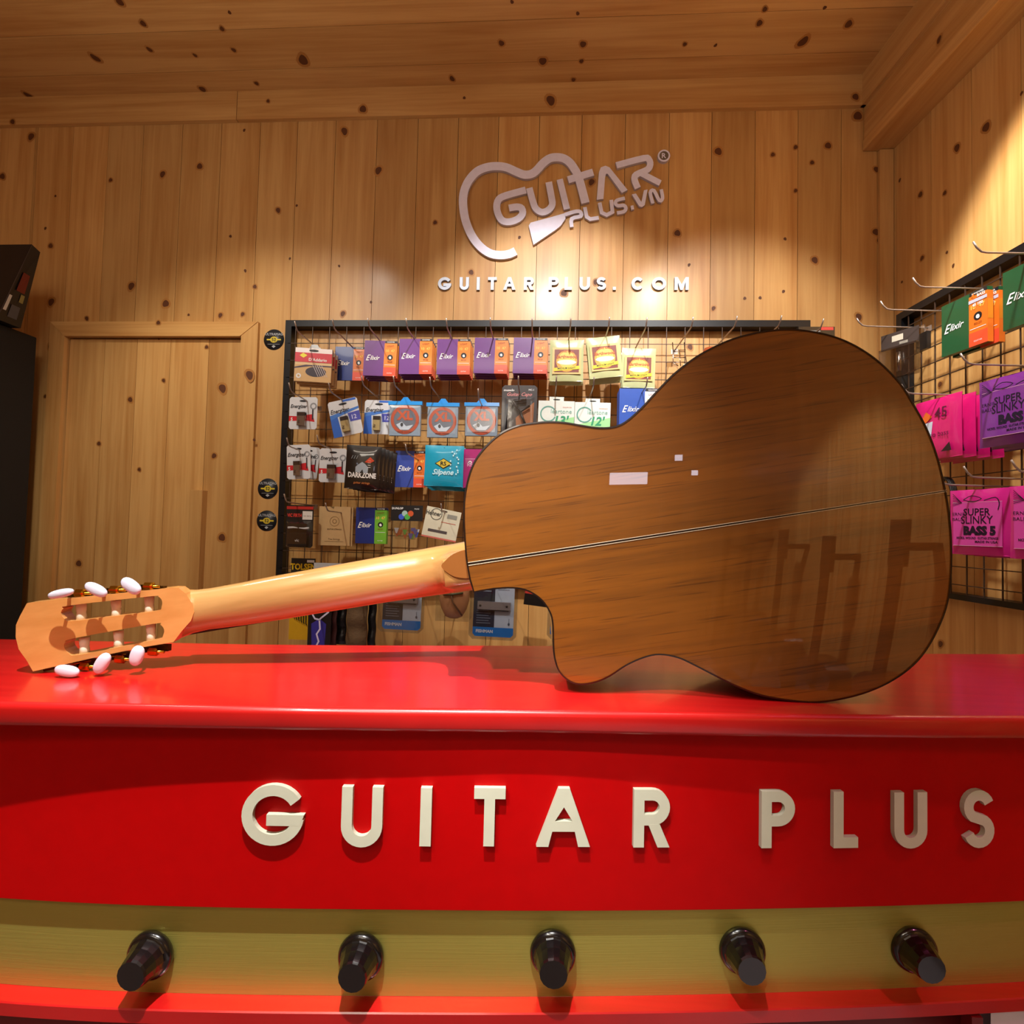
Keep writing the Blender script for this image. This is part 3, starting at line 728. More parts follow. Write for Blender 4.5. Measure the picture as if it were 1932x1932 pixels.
# ================================================================== WALL SIGN
sign = empty('shop_logo', (onY(1060, 390, D).x, D-.001, onY(1060, 390, D).z), 'white raised guitar outline logo with slanted shop name, on the wall above the letters', 'sign')
lav = mat('#ebe9ff', .45); lav_s = mat('#c4bfd0', .5)
YF = D-.012
def c6(p): return onY(820+p[0]/3.864, 260+p[1]/3.864, YF)
def logo_part(name, loops, th=.011, q=0, m_=None):
    mb = MB()
    for i, lp in enumerate(loops):
        L2 = [[(c6(p).x, c6(p).z) for p in l][::-1] for l in lp]
        mb.shape(L2, th, m_ or lav, lambda x, z, d, i=i: (x, YF-.00015*(i+q)+d, z), lav_s)
    return child(mb, name, sign)
logo_part('guitar_outline', [[ribbon(smooth([(590, 826), (540, 848), (470, 855), (400, 840), (330, 790), (270, 710), (225, 600), (207, 480), (215, 390), (250, 310), (310, 245), (380, 215), (450, 207), (520, 215), (590, 245), (650, 268), (700, 265), (740, 240), (790, 185), (840, 150), (890, 142), (940, 150), (985, 180), (1018, 225), (1045, 275), (1073, 370), (1100, 475)], 4), 60)]], q=3)
G = {'G': [([(665, 380), (520, 420), (468, 448), (452, 500), (465, 560), (495, 603), (545, 612), (605, 592), (640, 555), (635, 515), (600, 503), (542, 512)], 50)],
     'U': [([(690, 365), (722, 480), (745, 522), (785, 542), (830, 525), (858, 485), (852, 430), (832, 322)], 48)], 'I': [([(912, 302), (965, 520)], 46)], 'T': [([(973, 306), (1156, 250)], 52)],
    
     'R': [([(1325, 200), (1525, 148), (1562, 158), (1572, 195), (1550, 232), (1470, 268), (1458, 305), (1482, 366)], 46), ([(1500, 255), (1645, 330)], 44)]}
for k, v in G.items(): logo_part('logo_letter', [[ribbon(smooth(p, 3) if len(p) > 3 else p, w_)] for p, w_ in v], q={'T': 1}.get(k, 0))
G2 = [[([(950, 560), (1020, 538), (1060, 538), (1066, 570), (1000, 590), (1000, 650)], 27)], [([(1095, 505), (1108, 575), (1135, 592), (1197, 582)], 27)], [([(1203, 472), (1218, 545), (1255, 562), (1297, 540), (1288, 452)], 27)],
      [([(1387, 440), (1330, 455), (1318, 478), (1338, 495), (1380, 492), (1395, 515), (1378, 538), (1330, 547)], 25)], [([(1432, 510), (1452, 506)], 30)], [([(1592, 478), (1572, 400), (1600, 385), (1638, 455), (1662, 440), (1652, 375)], 25)]]
for v in G2: logo_part('logo_letter', [[ribbon(smooth(p, 3) if len(p) > 5 else p, w_)] for p, w_ in v], .009)
logo_part('logo_letter', [[[(1182, 452), (1198, 250), (1212, 215), (1245, 203), (1275, 215), (1407, 380), (1365, 402), (1262, 262), (1250, 262), (1243, 285), (1231, 445)][::-1]]])
logo_part('logo_letter', [[[(1438, 412), (1468, 406), (1508, 468), (1526, 382), (1553, 376), (1532, 490), (1512, 504), (1492, 500)][::-1]]], .009)
logo_part('guitar_head_shape', [[[(686, 640), (700, 618), (860, 575), (948, 549), (955, 588), (920, 640), (880, 672), (720, 780)][::-1]]])
mb = MB(); p = c6((1672, 130)); r = 45/3.864*D/F
mb.shape([[(p.x+a, p.z+b) for a, b in arc(0, 0, r, 0, 345, 23)]], .012, lav, lambda x, z, d: (x, YF+d, z), lav_s)
mb.ring(p.x, p.z, 0, r*.74, YF-.0004, mat('#6e6152', .6)); mb.text('R', p.x, p.z-r*.42, r*.85, YF-.0008, lav, bold=.02)
child(mb, 'registered_mark', sign)
sign2 = empty('shop_web_address', (onY(1060, 535, D).x, D-.001, onY(1060, 545, D).z), 'row of small pale blue capitals spelling the shop web name under the logo', 'sign')
bl_m = mat('#d3e0f2', .4); bl_s = mat('#8fa0b8', .5)
for ch, cx_, wd in [('G', 72, 100), ('U', 215, 70), ('I', 317, 24), ('T', 420, 66), ('A', 545, 92), ('R', 687, 74), ('P', 868, 74), ('L', 975, 55), ('U', 1095, 78), ('S', 1217, 70), ('.', 1312, 24), ('C', 1482, 92), ('O', 1638, 104), ('M', 1803, 104)]:
    a, b = c6((cx_-wd/2, 1105)), c6((cx_+wd/2, 1012)); W_, H_ = b.x-a.x, b.z-a.z; mb = MB()
    for i, lp in enumerate(glyph(ch, W_, H_, .0105)): mb.shape(lp, .008, bl_m, lambda x, z, d, i=i: (a.x+x, D-.009-.0001*i+d, a.z+z), bl_s)
    child(mb, 'wall_letter', sign2)
# round stickers
for px, py, r, lb in [(517, 641, 20.5, 'round black sticker with yellow 52 by the top corner of the rack'), (505.5, 922, 20, 'round black sticker with yellow 52, upper of the lower pair'), (503.5, 982.5, 20, 'round black sticker with yellow 52, lowest on the wall')]:
    p = onY(px, py, D); R = r*D/F; mb = MB(); dk = mat('#22262b', .4); ye = mat('#d7c03a', .4); gr = mat('#a9aeb2', .4)
    mb.lathe([(R, 0), (R, .0008)], dk, Matrix.Rotation(PI/2, 4, 'X'), 36)
    mb.text('ULTRAMAG', 0, R*.42, R*.24, -.0010, gr, bold=.02); mb.rect(-R*.7, -R*.07, R*.7, R*.07, -.0010, ye)
    mb.ell(0, 0, R*.36, R*.3, -.0012, ye); mb.text('52', 0, -R*.15, R*.32, -.0014, dk, bold=.03)
    mb.rect(-R*.6, -R*.46, R*.6, -R*.43, -.001, gr); mb.poly([(-R*.2, -R*.65), (0, -R*.8), (R*.2, -R*.65), (0, -R*.52)], -.001, gr)
    o = mb.build('round_sticker'); o.location = (p.x, D-.0003, p.z); tag(o, lb, 'sticker', 'round stickers beside the rack')

# ================================================================== GRID RACKS
wire = mat('#4a3a30', .45, .4); tubem = mat('#15161a', .4, .3)
YG = D-.035
g0, g1 = onY(546, 611, YG), onY(1521, 609, YG)
zt, zb_ = g0.z, onY(620, 1095, YG).z
rack = empty('wall_grid_rack', ((g0.x+g1.x)/2, YG, zb_), 'black framed wire grid rack on the back wall, full of hanging packs', 'display rack')
mb = MB(); t = .011
mb.box(g0.x-t, YG-.006, zt-t, g1.x+t, YG+.0345, zt+t, tubem); mb.box(g0.x-t, YG-.006, zb_, g1.x+t, YG+.0345, zb_+2*t, tubem)
mb.box(g0.x-t, YG-.006, zb_+2*t, g0.x+t, YG+.0345, zt-t, tubem); mb.box(g1.x-t, YG-.006, zb_+2*t, g1.x+t, YG+.0345, zt-t, tubem)
child(mb, 'frame', rack)
mb = MB(); cell = .0615; x = onY(882, 700, YG).x
while x-cell > g0.x+.01: x -= cell
while x < g1.x: mb.box(x-.0011, YG-.0036, zb_+t, x+.0011, YG-.001, zt-t+.001, wire); x += cell
z = onY(545, 648.5, YG).z
while z > zb_+t: mb.box(g0.x, YG-.006, z-.0011, g1.x, YG-.0036, z+.0011, wire); z -= cell*.99
child(mb, 'wire_grid', rack)
# right wall rack
OFF = .035
PG = PR+rn*OFF
def rs(px, py, off=OFF):
    p = onP(px, py, PR+rn*off, rn); d = p-PR; return -(d.dot(rd)), p.z
s0, z0 = rs(1699, 595); s1, z1 = rs(1795, 1127)
rack2 = empty('side_wall_grid_rack', PG-rd*(s0+.3)+Vector((0, 0, z1)), 'black framed wire grid rack on the right-hand wall', 'display rack')
mb = MB(); zt2 = z0-.006; zb2 = rs(1860, 1134)[1]
mb.box(s0-t, .0005, zt2-t, s0+1.5, OFF+.006, zt2+t, tubem, MR); mb.box(s0-t, .0005, zb2-t*.7, s0+1.5, OFF+.006, zb2+t*.7, tubem, MR)
mb.box(s0-t, .0005, zb2+t*.7, s0+t, OFF+.006, zt2-t, tubem, MR); mb.box(s0+1.5, .0005, zb2-t, s0+1.522, OFF+.006, zt2+t, tubem, MR)
child(mb, 'frame', rack2)
mb = MB(); s_ = s0+cell*.6
while s_ < s0+1.5: mb.box(s_-.0013, OFF+.001, zb2, s_+.0013, OFF+.0036, zt2, wire, MR); s_ += cell*.82
z = zt2-.045
while z > zb2: mb.box(s0, OFF+.0036, z-.0013, s0+1.5, OFF+.006, z+.0013, wire, MR); z -= cell*.8
child(mb, 'wire_grid', rack2)

# hooks
chrome = mat('#b0a49c', .34, .7)
HL = .21
mb = MB(); mb.tube([(0, 0, 0), (0, -HL*.5, .001), (0, -HL+.03, .002), (0, -HL+.018, .004), (0, -HL+.008, .013), (0, -HL, .026)], .0021, chrome, 8)
mb.box(-.011, -.001, -.012, .011, .0012, .0045, chrome)
hook0 = mb.build('display_hook'); hook0.hide_render = False
_used = [False]
def hook_at(M, label, group):
    o = hook0 if not _used[0] else hook0.copy()
    if _used[0]: COL.objects.link(o)
    _used[0] = True; o.matrix_world = M; tag(o, label, 'hook', group); return o
def hook(px, py, label):
    tip = onY(px, py, YG-.008-HL); hook_at(Matrix.Translation((tip.x, YG-.008, tip.z-.026)), label, 'wire hooks on the back rack')
HK = [(556, 606, 'wire hook at the rack corner holding the red topped string pack'), (627, 602, 'wire hook holding the first blue and orange string pack'), (694, 600, 'wire hook holding the leftmost purple packs'), (766, 600, 'wire hook holding the second purple stack'),
      (842, 600, 'wire hook holding the third purple stack'), (925, 599, 'wire hook holding the fourth purple stack'), (1004, 599, 'wire hook holding the fifth purple stack, in the glare'), (1077, 599, 'wire hook holding the brightest yellow pack'), (1150, 598, 'wire hook holding the tilted yellow pack'), (1221, 599, 'wire hook holding the lowest yellow pack'),
      (1308, 598, 'wire hook holding the small chrome wire stand'), (1391, 596, 'empty wire hook above the chrome stand, right side'), (1475, 595, 'bare hook tip near the right end of the rack top'), (1554, 601, 'hook tip right of the rack frame over the black box'),
      (545, 722, 'wire hook holding the red and white battery card, second row'), (620, 722, 'thin hook holding the tilted blue battery card'), (682, 709, 'hook holding the blue battery card hidden by a bag'), (742, 709, 'hook holding the left clear bag with orange ring'),
      (811, 711, 'hook holding the middle clear bag with orange ring'), (902, 733, 'hook holding the right clear bag with orange ring'), (978, 709, 'hook holding the black capo card'), (1050, 709, 'hook holding the green 13 pack'), (1121, 711, 'hook holding the green 12 pack'), (1222, 711, 'hook holding the blue packs by the guitar waist'),
      (541, 826, 'hook holding the pair of battery cards, third row'), (598, 821, 'bent hook holding the third row battery card beside black pack'), (765, 838, 'hook over the lower blue and orange pack'),
      (536, 932, 'hook holding the black and red earplug card'), (614, 949, 'hook holding the brown paper packs'), (832, 950, 'hook holding the tilted white box')]
for h in HK: hook(*h)
def hook_w(X_, z_, label): hook_at(Matrix.Translation((X_, YG-.008, z_)), label, 'wire hooks on the back rack')
def hookR(px, py, label):
    tip = onP(px, py, PR+rn*(OFF+.008+HL), rn); base = tip-rn*HL-Vector((0, 0, .026))
    # local -y -> rn
    M = Matrix(((-rd.x, -rn.x, 0, base.x), (-rd.y, -rn.y, 0, base.y), (0, 0, 1, base.z), (0, 0, 0, 1)))
    hook_at(M, label, 'wire hooks on the side rack')
for h in [(1616, 600, 'side wall hook holding the clear parts bag, nearest the corner'), (1661, 568, 'side wall hook pointing at the green pack from the left'), (1722, 524, 'side wall hook through the green string packs'), (1836, 456, 'topmost side wall hook crossing the frame'),
          (1812, 667, 'side wall hook holding the purple bass packs'), (1700, 725, 'side wall hook holding the pink 45 packs'), (1818, 880, 'side wall hook above the pink bass 5 packs'), (1768, 895, 'side wall hook just right of the guitar edge'), (1908, 868, 'side wall hook at the right frame edge, third row')]:
    hookR(*h)

# ================================================================== PACKS
def P_(h, r=.4, c=.0): return mat(h, r, 0, c)
white = P_('#e6e6e6'); black = P_('#121214', .35, .4)
def slab(mb, w_, h_, t_, m, r=.0):
    mb.box(-w_/2, 0, 0, w_/2, t_, h_, m)
def elixir(w_, h_, body, band, band2=None, t_=.006, sub='4'):
    mb = MB(); b = P_(body, .35, .2); slab(mb, w_, h_, t_, b)
    x0 = w_*.12; x1 = w_*.5
    o = P_(band, .35, .2); mb.box(x0, -.0006, 0, x1+.0006, t_+.0004, h_*.93, o)
    if band2: mb.rect(x0, 0, x1+.0006, h_*.25, -.0009, P_(band2, .35, .2))
    mb.rect(x0+.002, h_*.935, x1, h_*.995, -.0009, P_('#1c1c22')); mb.text('NANOWEB', (x0+x1)/2, h_*.95, h_*.03, -.0012, white, bold=.02)
    wm = P_('#f4f4f4'); 
    mb.text('E', -w_*.43, h_*.43, h_*.17, -.0010, wm, 'L', .01, .45, sx=.8); mb.text('lixir', -w_*.30, h_*.45, h_*.125, -.0010, wm, 'L', .012, .35, sx=.95)
    cx = (x0+x1)/2; mb.text('10  47', cx, h_*.68, h_*.075, -.0012, P_('#f7c85a'), bold=.02)
    mb.ell(cx, h_*.53, w_*.085, w_*.085, -.0012, P_('#15151a')); mb.text('e', cx, h_*.49, h_*.10, -.0015, wm, bold=.04)
    mb.rect(x0+.003, h_*.31, x1-.003, h_*.32, -.0012, wm); mb.text('80/20', cx, h_*.38, h_*.045, -.0012, P_('#8a3c10')); mb.text('LIGHT', cx, h_*.83, h_*.05, -.0012, P_('#8a3c10')); mb.text('GUITAR', cx, h_*.07, h_*.03, -.0012, wm)
    return mb
def flat_pack(w_, h_, t_, body, gloss=.5):
    """soft plastic bag with puffed middle and flat seals"""
    mb = MB(); m_ = P_(body, .28, gloss); n = 9; vs = []
    for j in range(n+1):
        for i in range(n+1):
            u, v = i/n, j/n; b = (math.sin(PI*u)*math.sin(PI*v))**.3*t_/2 if 0 < i < n and 0 < j < n else 0
            vs.append(((u-.5)*w_*(1-.015*math.sin(PI*v)), -b+math.sin(9*u+3*v)*.0006, v*h_))
    fr = [(j*(n+1)+i, j*(n+1)+i+1, (j+1)*(n+1)+i+1, (j+1)*(n+1)+i) for j in range(n) for i in range(n)]
    mb.add(vs, fr, m_, True); mb.add([(x, -y+.0004, z) for x, y, z in vs], [f[::-1] for f in fr], m_, True)
    return mb
def put(mb, name, rect, Y, label, cat, group=None, tilt=0, yawz=0, size=None, lift=0):
    """rect = pixel box of the front; returns object placed with its bottom centre"""
    x0, y0, x1, y1 = rect; c = onY((x0+x1)/2, (y0+y1)/2, Y); hh = (onY((x0+x1)/2, y0, Y).z-onY((x0+x1)/2, y1, Y).z)
    o = mb.build(name); 
    R = Matrix.Rotation(math.radians(yawz), 4, 'Z') @ Matrix.Rotation(math.radians(tilt), 4, 'Y')
    h_ = size[1] if size else hh
    o.matrix_world = Matrix.Translation((c.x, c.y, c.z)) @ R @ Matrix.Translation((0, 0, -h_/2))
    tag(o, label, cat, group); return o
def dims(rect, Y):
    x0, y0, x1, y1 = rect; return (x1-x0)*Y/F, (y1-y0)*Y/F
def behind(o, n, dy, label, dx=.0, dz=-.0015, rz=0, names=('second', 'third', 'fourth', 'fifth', 'sixth')):
    for i in range(1, n+1):
        c = dup(o); M = o.matrix_world if False else o_mw[o.name]
        c.matrix_world = Matrix.Translation((dx*i, dy*i, dz*i)) @ M @ Matrix.Rotation(math.radians(rz*random.uniform(-1, 1)), 4, 'Z')
        c['label'] = '%s, %s from front' % (label, names[i-1]); o_mw[c.name] = c.matrix_world.copy()
o_mw = {}
def rec(o): o_mw[o.name] = o.matrix_basis.copy(); return o

EG = 'purple string packs on the top row'
PW, PH = .1080, .1160
pur = elixir(PW, PH, '#6d3a86', '#e8842a', '#e2553a')
p0 = None
for i, (cx_, cy_, nm, tl) in enumerate([(717, 676, 'leftmost', 1.5), (784, 672.5, 'second', 0), (855.5, 673, 'third', 0), (926, 671, 'fourth', 1), (1000, 671, 'rightmost', 1)]):
    Y = 1.60; r = (cx_-31.5, cy_-34, cx_+31.5, cy_+34)
    if p0 is None: o = rec(put(pur, 'string_pack', r, Y, '', 'string pack', EG, tl, size=(PW, PH))); p0 = o
    else:
        o = dup(p0); c = onY(cx_, cy_, Y); o.matrix_world = Matrix.Translation(c) @ Matrix.Rotation(math.radians(tl), 4, 'Y') @ Matrix.Translation((0, 0, -PH/2)); o_mw[o.name] = o.matrix_world.copy()
    o['label'] = 'purple and orange guitar string pack, front of the %s of five purple stacks' % nm
    behind(o, 3, .014, 'purple string pack in the %s of five purple stacks' % nm, dx=.0012, dz=-.002, rz=2)
def packs_elixir(rect, Y, body, band, b2, label, n=0, tilt=0, bl='', grp=None):
    w_, h_ = dims(rect, Y); o = rec(put(elixir(w_, h_, body, band, b2), 'string_pack', rect, Y, label, 'string pack', grp, tilt, size=(w_, h_)))
    if n: behind(o, n, .011, bl, dz=-.001)
    return o
packs_elixir((630, 653, 689, 719), 1.66, '#1d3680', '#d8742c', '#e2553a', 'dark blue string pack with orange band left of the purple packs, top row', 0, 1)
packs_elixir((1169, 733, 1245, 812), 1.58, '#2c55b4', '#dfe3ea', None, 'bright blue string pack in front of its stack, above the guitar waist', 4, 0, 'bright blue string pack above the guitar waist', 'bright blue packs by the guitar')
packs_elixir((745, 850, 803, 920), 1.66, '#33489c', '#e0702c', '#e2553a', 'blue string pack with orange band between the black and teal packs')
packs_elixir((670, 957, 730, 1026), 1.62, '#1d3180', '#74b83a', None, 'dark blue string pack with a green band, fourth row', 1, 0, 'dark blue and green string pack, fourth row', 'blue and green packs')

# red topped string pack with a guitar picture
r = (556, 656, 626, 722); w_, h_ = dims(r, 1.60); mb = MB(); slab(mb, w_, h_, .012, P_('#d8b98a')); mb.rect(-w_/2, h_*.72, w_/2, h_, -.0004, P_('#eee8ea')); mb.rect(-w_/2, h_*.58, w_/2, h_*.86, -.0008, P_('#c8283a'))
mb.text("D'Addario", w_*.12, h_*.62, h_*.09, -.0012, white, bold=.02); mb.poly([(-w_*.38, h_*.77), (-w_*.28, h_*.85), (-w_*.17, h_*.78), (-w_*.27, h_*.70)], -.0012, P_('#e6dc2e'))
mb.rect(-w_/2, 0, w_/2, h_*.5, -.0008, P_('#c6a06a')); mb.ell(w_*.08, h_*.30, w_*.28, h_*.15, -.0012, P_('#2d2130'))
mb.poly([(-w_*.5, h_*.42), (-w_*.2, h_*.5), (w_*.5, h_*.5), (w_*.5, h_*.46), (-w_*.1, h_*.46), (-w_*.5, h_*.38)], -.0011, P_('#382640'))
for k in range(5): mb.poly([(w_*(-.02+.06*k), h_*.5), (w_*(.0+.06*k), h_*.5), (w_*(.16+.06*k), h_*.16), (w_*(.145+.06*k), h_*.16)], -.0014, P_('#b9aeb2'))
mb.ring(-w_*.38, h_*.16, w_*.03, w_*.07, -.0014, P_('#d8d8d8')); mb.ell(0, h_*.93, w_*.13, h_*.035, -.0010, black)
mb.poly([(-w_*.15, h_), (w_*.15, h_), (w_*.08, h_*1.13), (-w_*.08, h_*1.13)], .004, P_('#c8d0d8'))
o = rec(put(mb, 'string_pack', r, 1.60, 'string pack with red top band and guitar photo, left end of top row', 'string pack', 'red topped packs', 1, 8, size=(w_, h_))); behind(o, 2, .016, 'red topped string pack with guitar photo', dz=-.004, dx=.002)

# yellow green packs
def earthwood(w_, h_, m0='#c9cf9a'):
    mb = flat_pack(w_, h_, .012, m0, .4); q = -.0075
    mb.rect(-w_*.42, h_*.16, w_*.42, h_*.80, q, P_('#e2c078')); mb.rect(-w_*.36, h_*.20, w_*.36, h_*.75, q-.0004, P_('#7d3328')); mb.ell(0, h_*.47, w_*.31, h_*.26, q-.0008, P_('#e8a63c')); mb.ell(0, h_*.50, w_*.24, h_*.2, q-.001, P_('#f0cf60'))
    mb.ell(0, h_*.44, w_*.28, h_*.06, q-.0012, P_('#f0ece0')); mb.poly([(-w_*.38, h_*.30), (w_*.38, h_*.36), (w_*.38, h_*.28), (-w_*.38, h_*.22)], q-.0015, P_('#e8d21e'))
    mb.text('MEDIUM LIGHT', 0, h_*.275, h_*.045, q-.0018, P_('#2c2c10'), bold=.02, rot=.05); mb.text('ERNIE BALL', 0, h_*.68, h_*.05, q-.0015, P_('#b64a1e'), bold=.02); mb.text('Earthwood', 0, h_*.54, h_*.08, q-.0018, P_('#b8481c'), bold=.02)
    mb.ell(0, h_*.93, w_*.05, h_*.02, -.0012, P_('#3c3a28'))
    return mb
for r, Y, lb, tl, n in [((1037, 641, 1101, 720), 1.60, 'yellow and red string pack under the brightest light, left of three', 0, 2), ((1109, 635, 1172, 713), 1.58, 'yellow and red string pack tilted up to the right, middle of three', -6, 3), ((1173, 657, 1236, 732), 1.62, 'yellow and red string pack hanging lowest, right of three', 1, 2)]:
    w_, h_ = dims(r, Y); o = rec(put(earthwood(w_, h_), 'string_pack', r, Y, lb, 'string pack', 'yellow and red packs', tl, 0, size=(w_, h_)))
    behind(o, n, .013, lb.replace('hanging lowest, ', '').replace('tilted up to the right, ', '').replace('under the brightest light, ', '').replace(' and red', ''), dz=-.003, dx=.001, rz=1)

# battery cards
silver = mat('#a49a90', .25, .8)
def battery(w_, h_, kind='red'):
    c = .006; mb = MB(); L_ = []
    pts = [(-w_/2+c, 0), (w_/2-c, 0), (w_/2, c), (w_/2, h_-c), (w_/2-c, h_), (-w_/2+c, h_), (-w_/2, h_-c), (-w_/2, c)]
    mb.shape([pts], .0012, P_('#cfd2d8'), lambda x, z, d: (x, d, z))
    if kind == 'red':
        mb.poly([(-w_/2, h_*.25), (-w_*.08, h_*.27), (-w_*.08, h_*.40), (-w_/2, h_*.41)], -.0004, P_('#c41f2b')); mb.poly([(w_*.12, h_*.27), (w_*.42, h_*.23), (w_*.34, h_*.47), (w_*.12, h_*.45)], -.0004, P_('#c41f2b')); mb.text('5', -w_*.40, h_*.26, h_*.10, -.0008, white, bold=.03)
        mb.ring(w_*.36, h_*.72, w_*.07, w_*.12, -.0006, P_('#8b8f96')); mb.rect(w_*.32, h_*.3, w_*.37, h_*.62, -.0006, P_('#2b2b33'))
    else:
        mb.poly([(-w_/2, h_*.62), (w_/2, h_*.74), (w_/2, h_*.68), (-w_/2, h_*.50)], -.0004, P_('#3f74c6')); mb.poly([(-w_/2, h_*.5), (-w_*.25, h_*.55), (-w_*.2, 0), (-w_/2, 0)], -.0004, P_('#2f62c0')); mb.poly([(w_*.1, h_*.6), (w_*.5, h_*.62), (w_*.5, h_*.36), (w_*.15, h_*.36)], -.0004, P_('#4a4fae'))
        mb.text('12', w_*.3, h_*.42, h_*.12, -.0008, P_('#c9cdf0'), bold=.02); mb.rect(0, h_*.93, w_*.45, h_*.99, -.0004, P_('#2f62c0'))
    mb.text('Energizer', -w_*.46, h_*.66, h_*.115, -.0006, P_('#1d1f28'), 'L', .02, .3, sx=.86)
    mb.ell(0, h_*.88, w_*.14, h_*.03, -.0006, P_('#1d1f28'))
    cell_ = MB(); bw = w_*.2 if kind == 'red' else w_*.17
    bm = silver if kind == 'red' else mat('#c9b27c', .35, .3)
    cell_.box(-w_*.06-bw*.5, -.012, h_*.10, -w_*.06+bw*.9, -.0006, h_*.50, bm); cell_.box(-w_*.06-bw*.5, -.0123, h_*.40, -w_*.06+bw*.9, -.0004, h_*.51, P_('#241a1a')); cell_.text('9V', -w_*.04, h_*.22, h_*.07, -.0126, P_('#3a3030'), bold=.02, rot=PI/2)
    return mb, cell_
blist = clear_mat('clear_blister', (.93, .95, .97), .14, .08); bag_m = clear_mat('clear_bag', (.90, .95, 1), .16, .22, .0006)
def blister_over(x0, z0, x1, z1, d, m_=None):
    mb = MB(); c = min(x1-x0, z1-z0)*.12
    b = [(x0, 0, z0), (x1, 0, z0), (x1, 0, z1), (x0, 0, z1)]; f = [(x0+c, -d, z0+c), (x1-c, -d, z0+c), (x1-c, -d, z1-c), (x0+c, -d, z1-c)]
    mb.add(b+f, [(4, 5, 6, 7), (0, 1, 5, 4), (1, 2, 6, 5), (2, 3, 7, 6), (3, 0, 4, 7)], m_ or blist); return mb
for r, Y, kind, lb, tl in [((544, 748, 600, 811), 1.62, 'red', 'white battery card with red band, second row by the frame', 0), ((622, 752, 681, 823), 1.60, 'blue', 'silver and blue battery card tilted on its hook', -13), ((686, 754, 742, 820), 1.64, 'blue', 'silver and blue battery card partly behind the first clear bag', 1),
                           ((540, 838, 587, 905), 1.58, 'red', 'white and red battery card, third row by the frame', -3), ((562, 842, 602, 905), 1.66, 'red', 'white and red battery card tucked behind the left one, third row', 5), ((601, 845, 655, 911), 1.60, 'red', 'white and red battery card left of the black pack', 0)]:
    w_, h_ = dims(r, Y); a, b = battery(w_, h_, kind); o = put(a, 'battery_card', r, Y, lb, 'battery pack', 'battery cards', tl, size=(w_, h_)); c = b.build('battery', o)
    q = blister_over(-w_*.2, h_*.05, w_*.2, h_*.56, .0145).build('blister', o)

# clear bags with orange ring
ringm = P_('#c9502a'); blue_z = mat('#1f8fe0', .3, 0, .5)
for r, lb in [((731, 752, 797, 823), 'clear string bag with blue zip and orange ring, leftmost of three'), ((803, 755, 867, 826), 'clear string bag with blue zip and orange ring, middle of three'), ((875, 755, 942, 823), 'clear string bag with orange ring glaring white, rightmost of three')]:
    w_, h_ = dims(r, 1.60); mb = MB(); mb.box(-w_*.46, .001, 0, w_*.46, .012, h_*.86, P_('#8b98a4', .4, .3)); mb.rect(-w_*.46, 0.0005, w_*.46, h_*.86, .0006, P_('#9aa8b4'))
    R = w_*.42; mb.ring(0, h_*.44, R*.78, R, -.0006, ringm, 40); mb.ell(0, h_*.44, R*.77, R*.77, -.0004, P_('#6e747e')); mb.text('XL', 0, h_*.44, h_*.24, -.001, P_('#d8562a'), bold=.05)
    mb.poly([(-R*.6, h_*.3), (-R*.2, h_*.38), (R*.1, h_*.26), (R*.6, h_*.3), (R*.3, h_*.16), (-R*.3, h_*.16)], -.001, P_('#d8dde2')); mb.ell(-R*.2, h_*.3, R*.1, R*.14, -.0014, P_('#2a3038')); mb.text('NICKEL WOUND', 0, h_*.085, h_*.035, -.001, P_('#5a1c0a'), bold=.02)
    o = put(mb, 'string_bag', r, 1.60, lb, 'string pack', 'clear bags with orange rings', 0, size=(w_, h_))
    z = MB(); z.box(-w_/2, -.002, h_*.84, w_/2, .012, h_*.94, blue_z); z.poly([(-w_*.16, h_*.94), (w_*.16, h_*.94), (w_*.06, h_*1.06), (-w_*.06, h_*1.06)], .003, blue_z); z.build('zip_top', o)
    blister_over(-w_/2, 0, w_/2, h_*.86, .005, bag_m).build('clear_film', o)

# capo card
def card(w_, h_, c, col, t_=.0015):
    mb = MB(); pts = [(-w_/2+c, 0), (w_/2-c, 0), (w_/2, c), (w_/2, h_-c), (w_/2-c, h_), (-w_/2+c, h_), (-w_/2, h_-c), (-w_/2, c)]
    mb.shape([pts], t_, P_(col, .35, .3), lambda x, z, d: (x, d, z)); return mb
r = (946, 726, 1013, 840); w_, h_ = dims(r, 1.60); mb = card(w_, h_, .008, '#3a3638'); mb.text('musedo', -w_*.30, h_*.90, h_*.04, -.0004, white, bold=.02); mb.text('MC-1', w_*.33, h_*.91, h_*.03, -.0004, white, bold=.02); mb.text('Guitar Capo', 0, h_*.82, h_*.06, -.0004, P_('#d88a8a'), bold=.01, shear=.4)
mb.poly([(-w_*.1, h_*.45), (w_*.42, h_*.72), (w_*.38, h_*.1), (-w_*.05, h_*.1)], -.0004, P_('#b06a3a'))
o = put(mb, 'capo_card', r, 1.60, 'black card with a guitar capo, above the guitar shoulder', 'capo', None, 0, size=(w_, h_))
mb = MB(); mb.tube([(-w_*.35, -.01, h_*.2), (-w_*.28, -.012, h_*.6), (-w_*.15, -.012, h_*.72), (w_*.2, -.012, h_*.74)], .005, black, 8); mb.tube([(-w_*.2, -.01, h_*.70), (w_*.05, -.012, h_*.55), (w_*.3, -.012, h_*.64)], .004, black, 8); mb.tube([(w_*.02, -.012, h_*.56), (w_*.2, -.012, h_*.30)], .004, black, 8); mb.build('capo', o)
blister_over(-w_*.42, h_*.06, w_*.42, h_*.80, .02).build('blister', o)
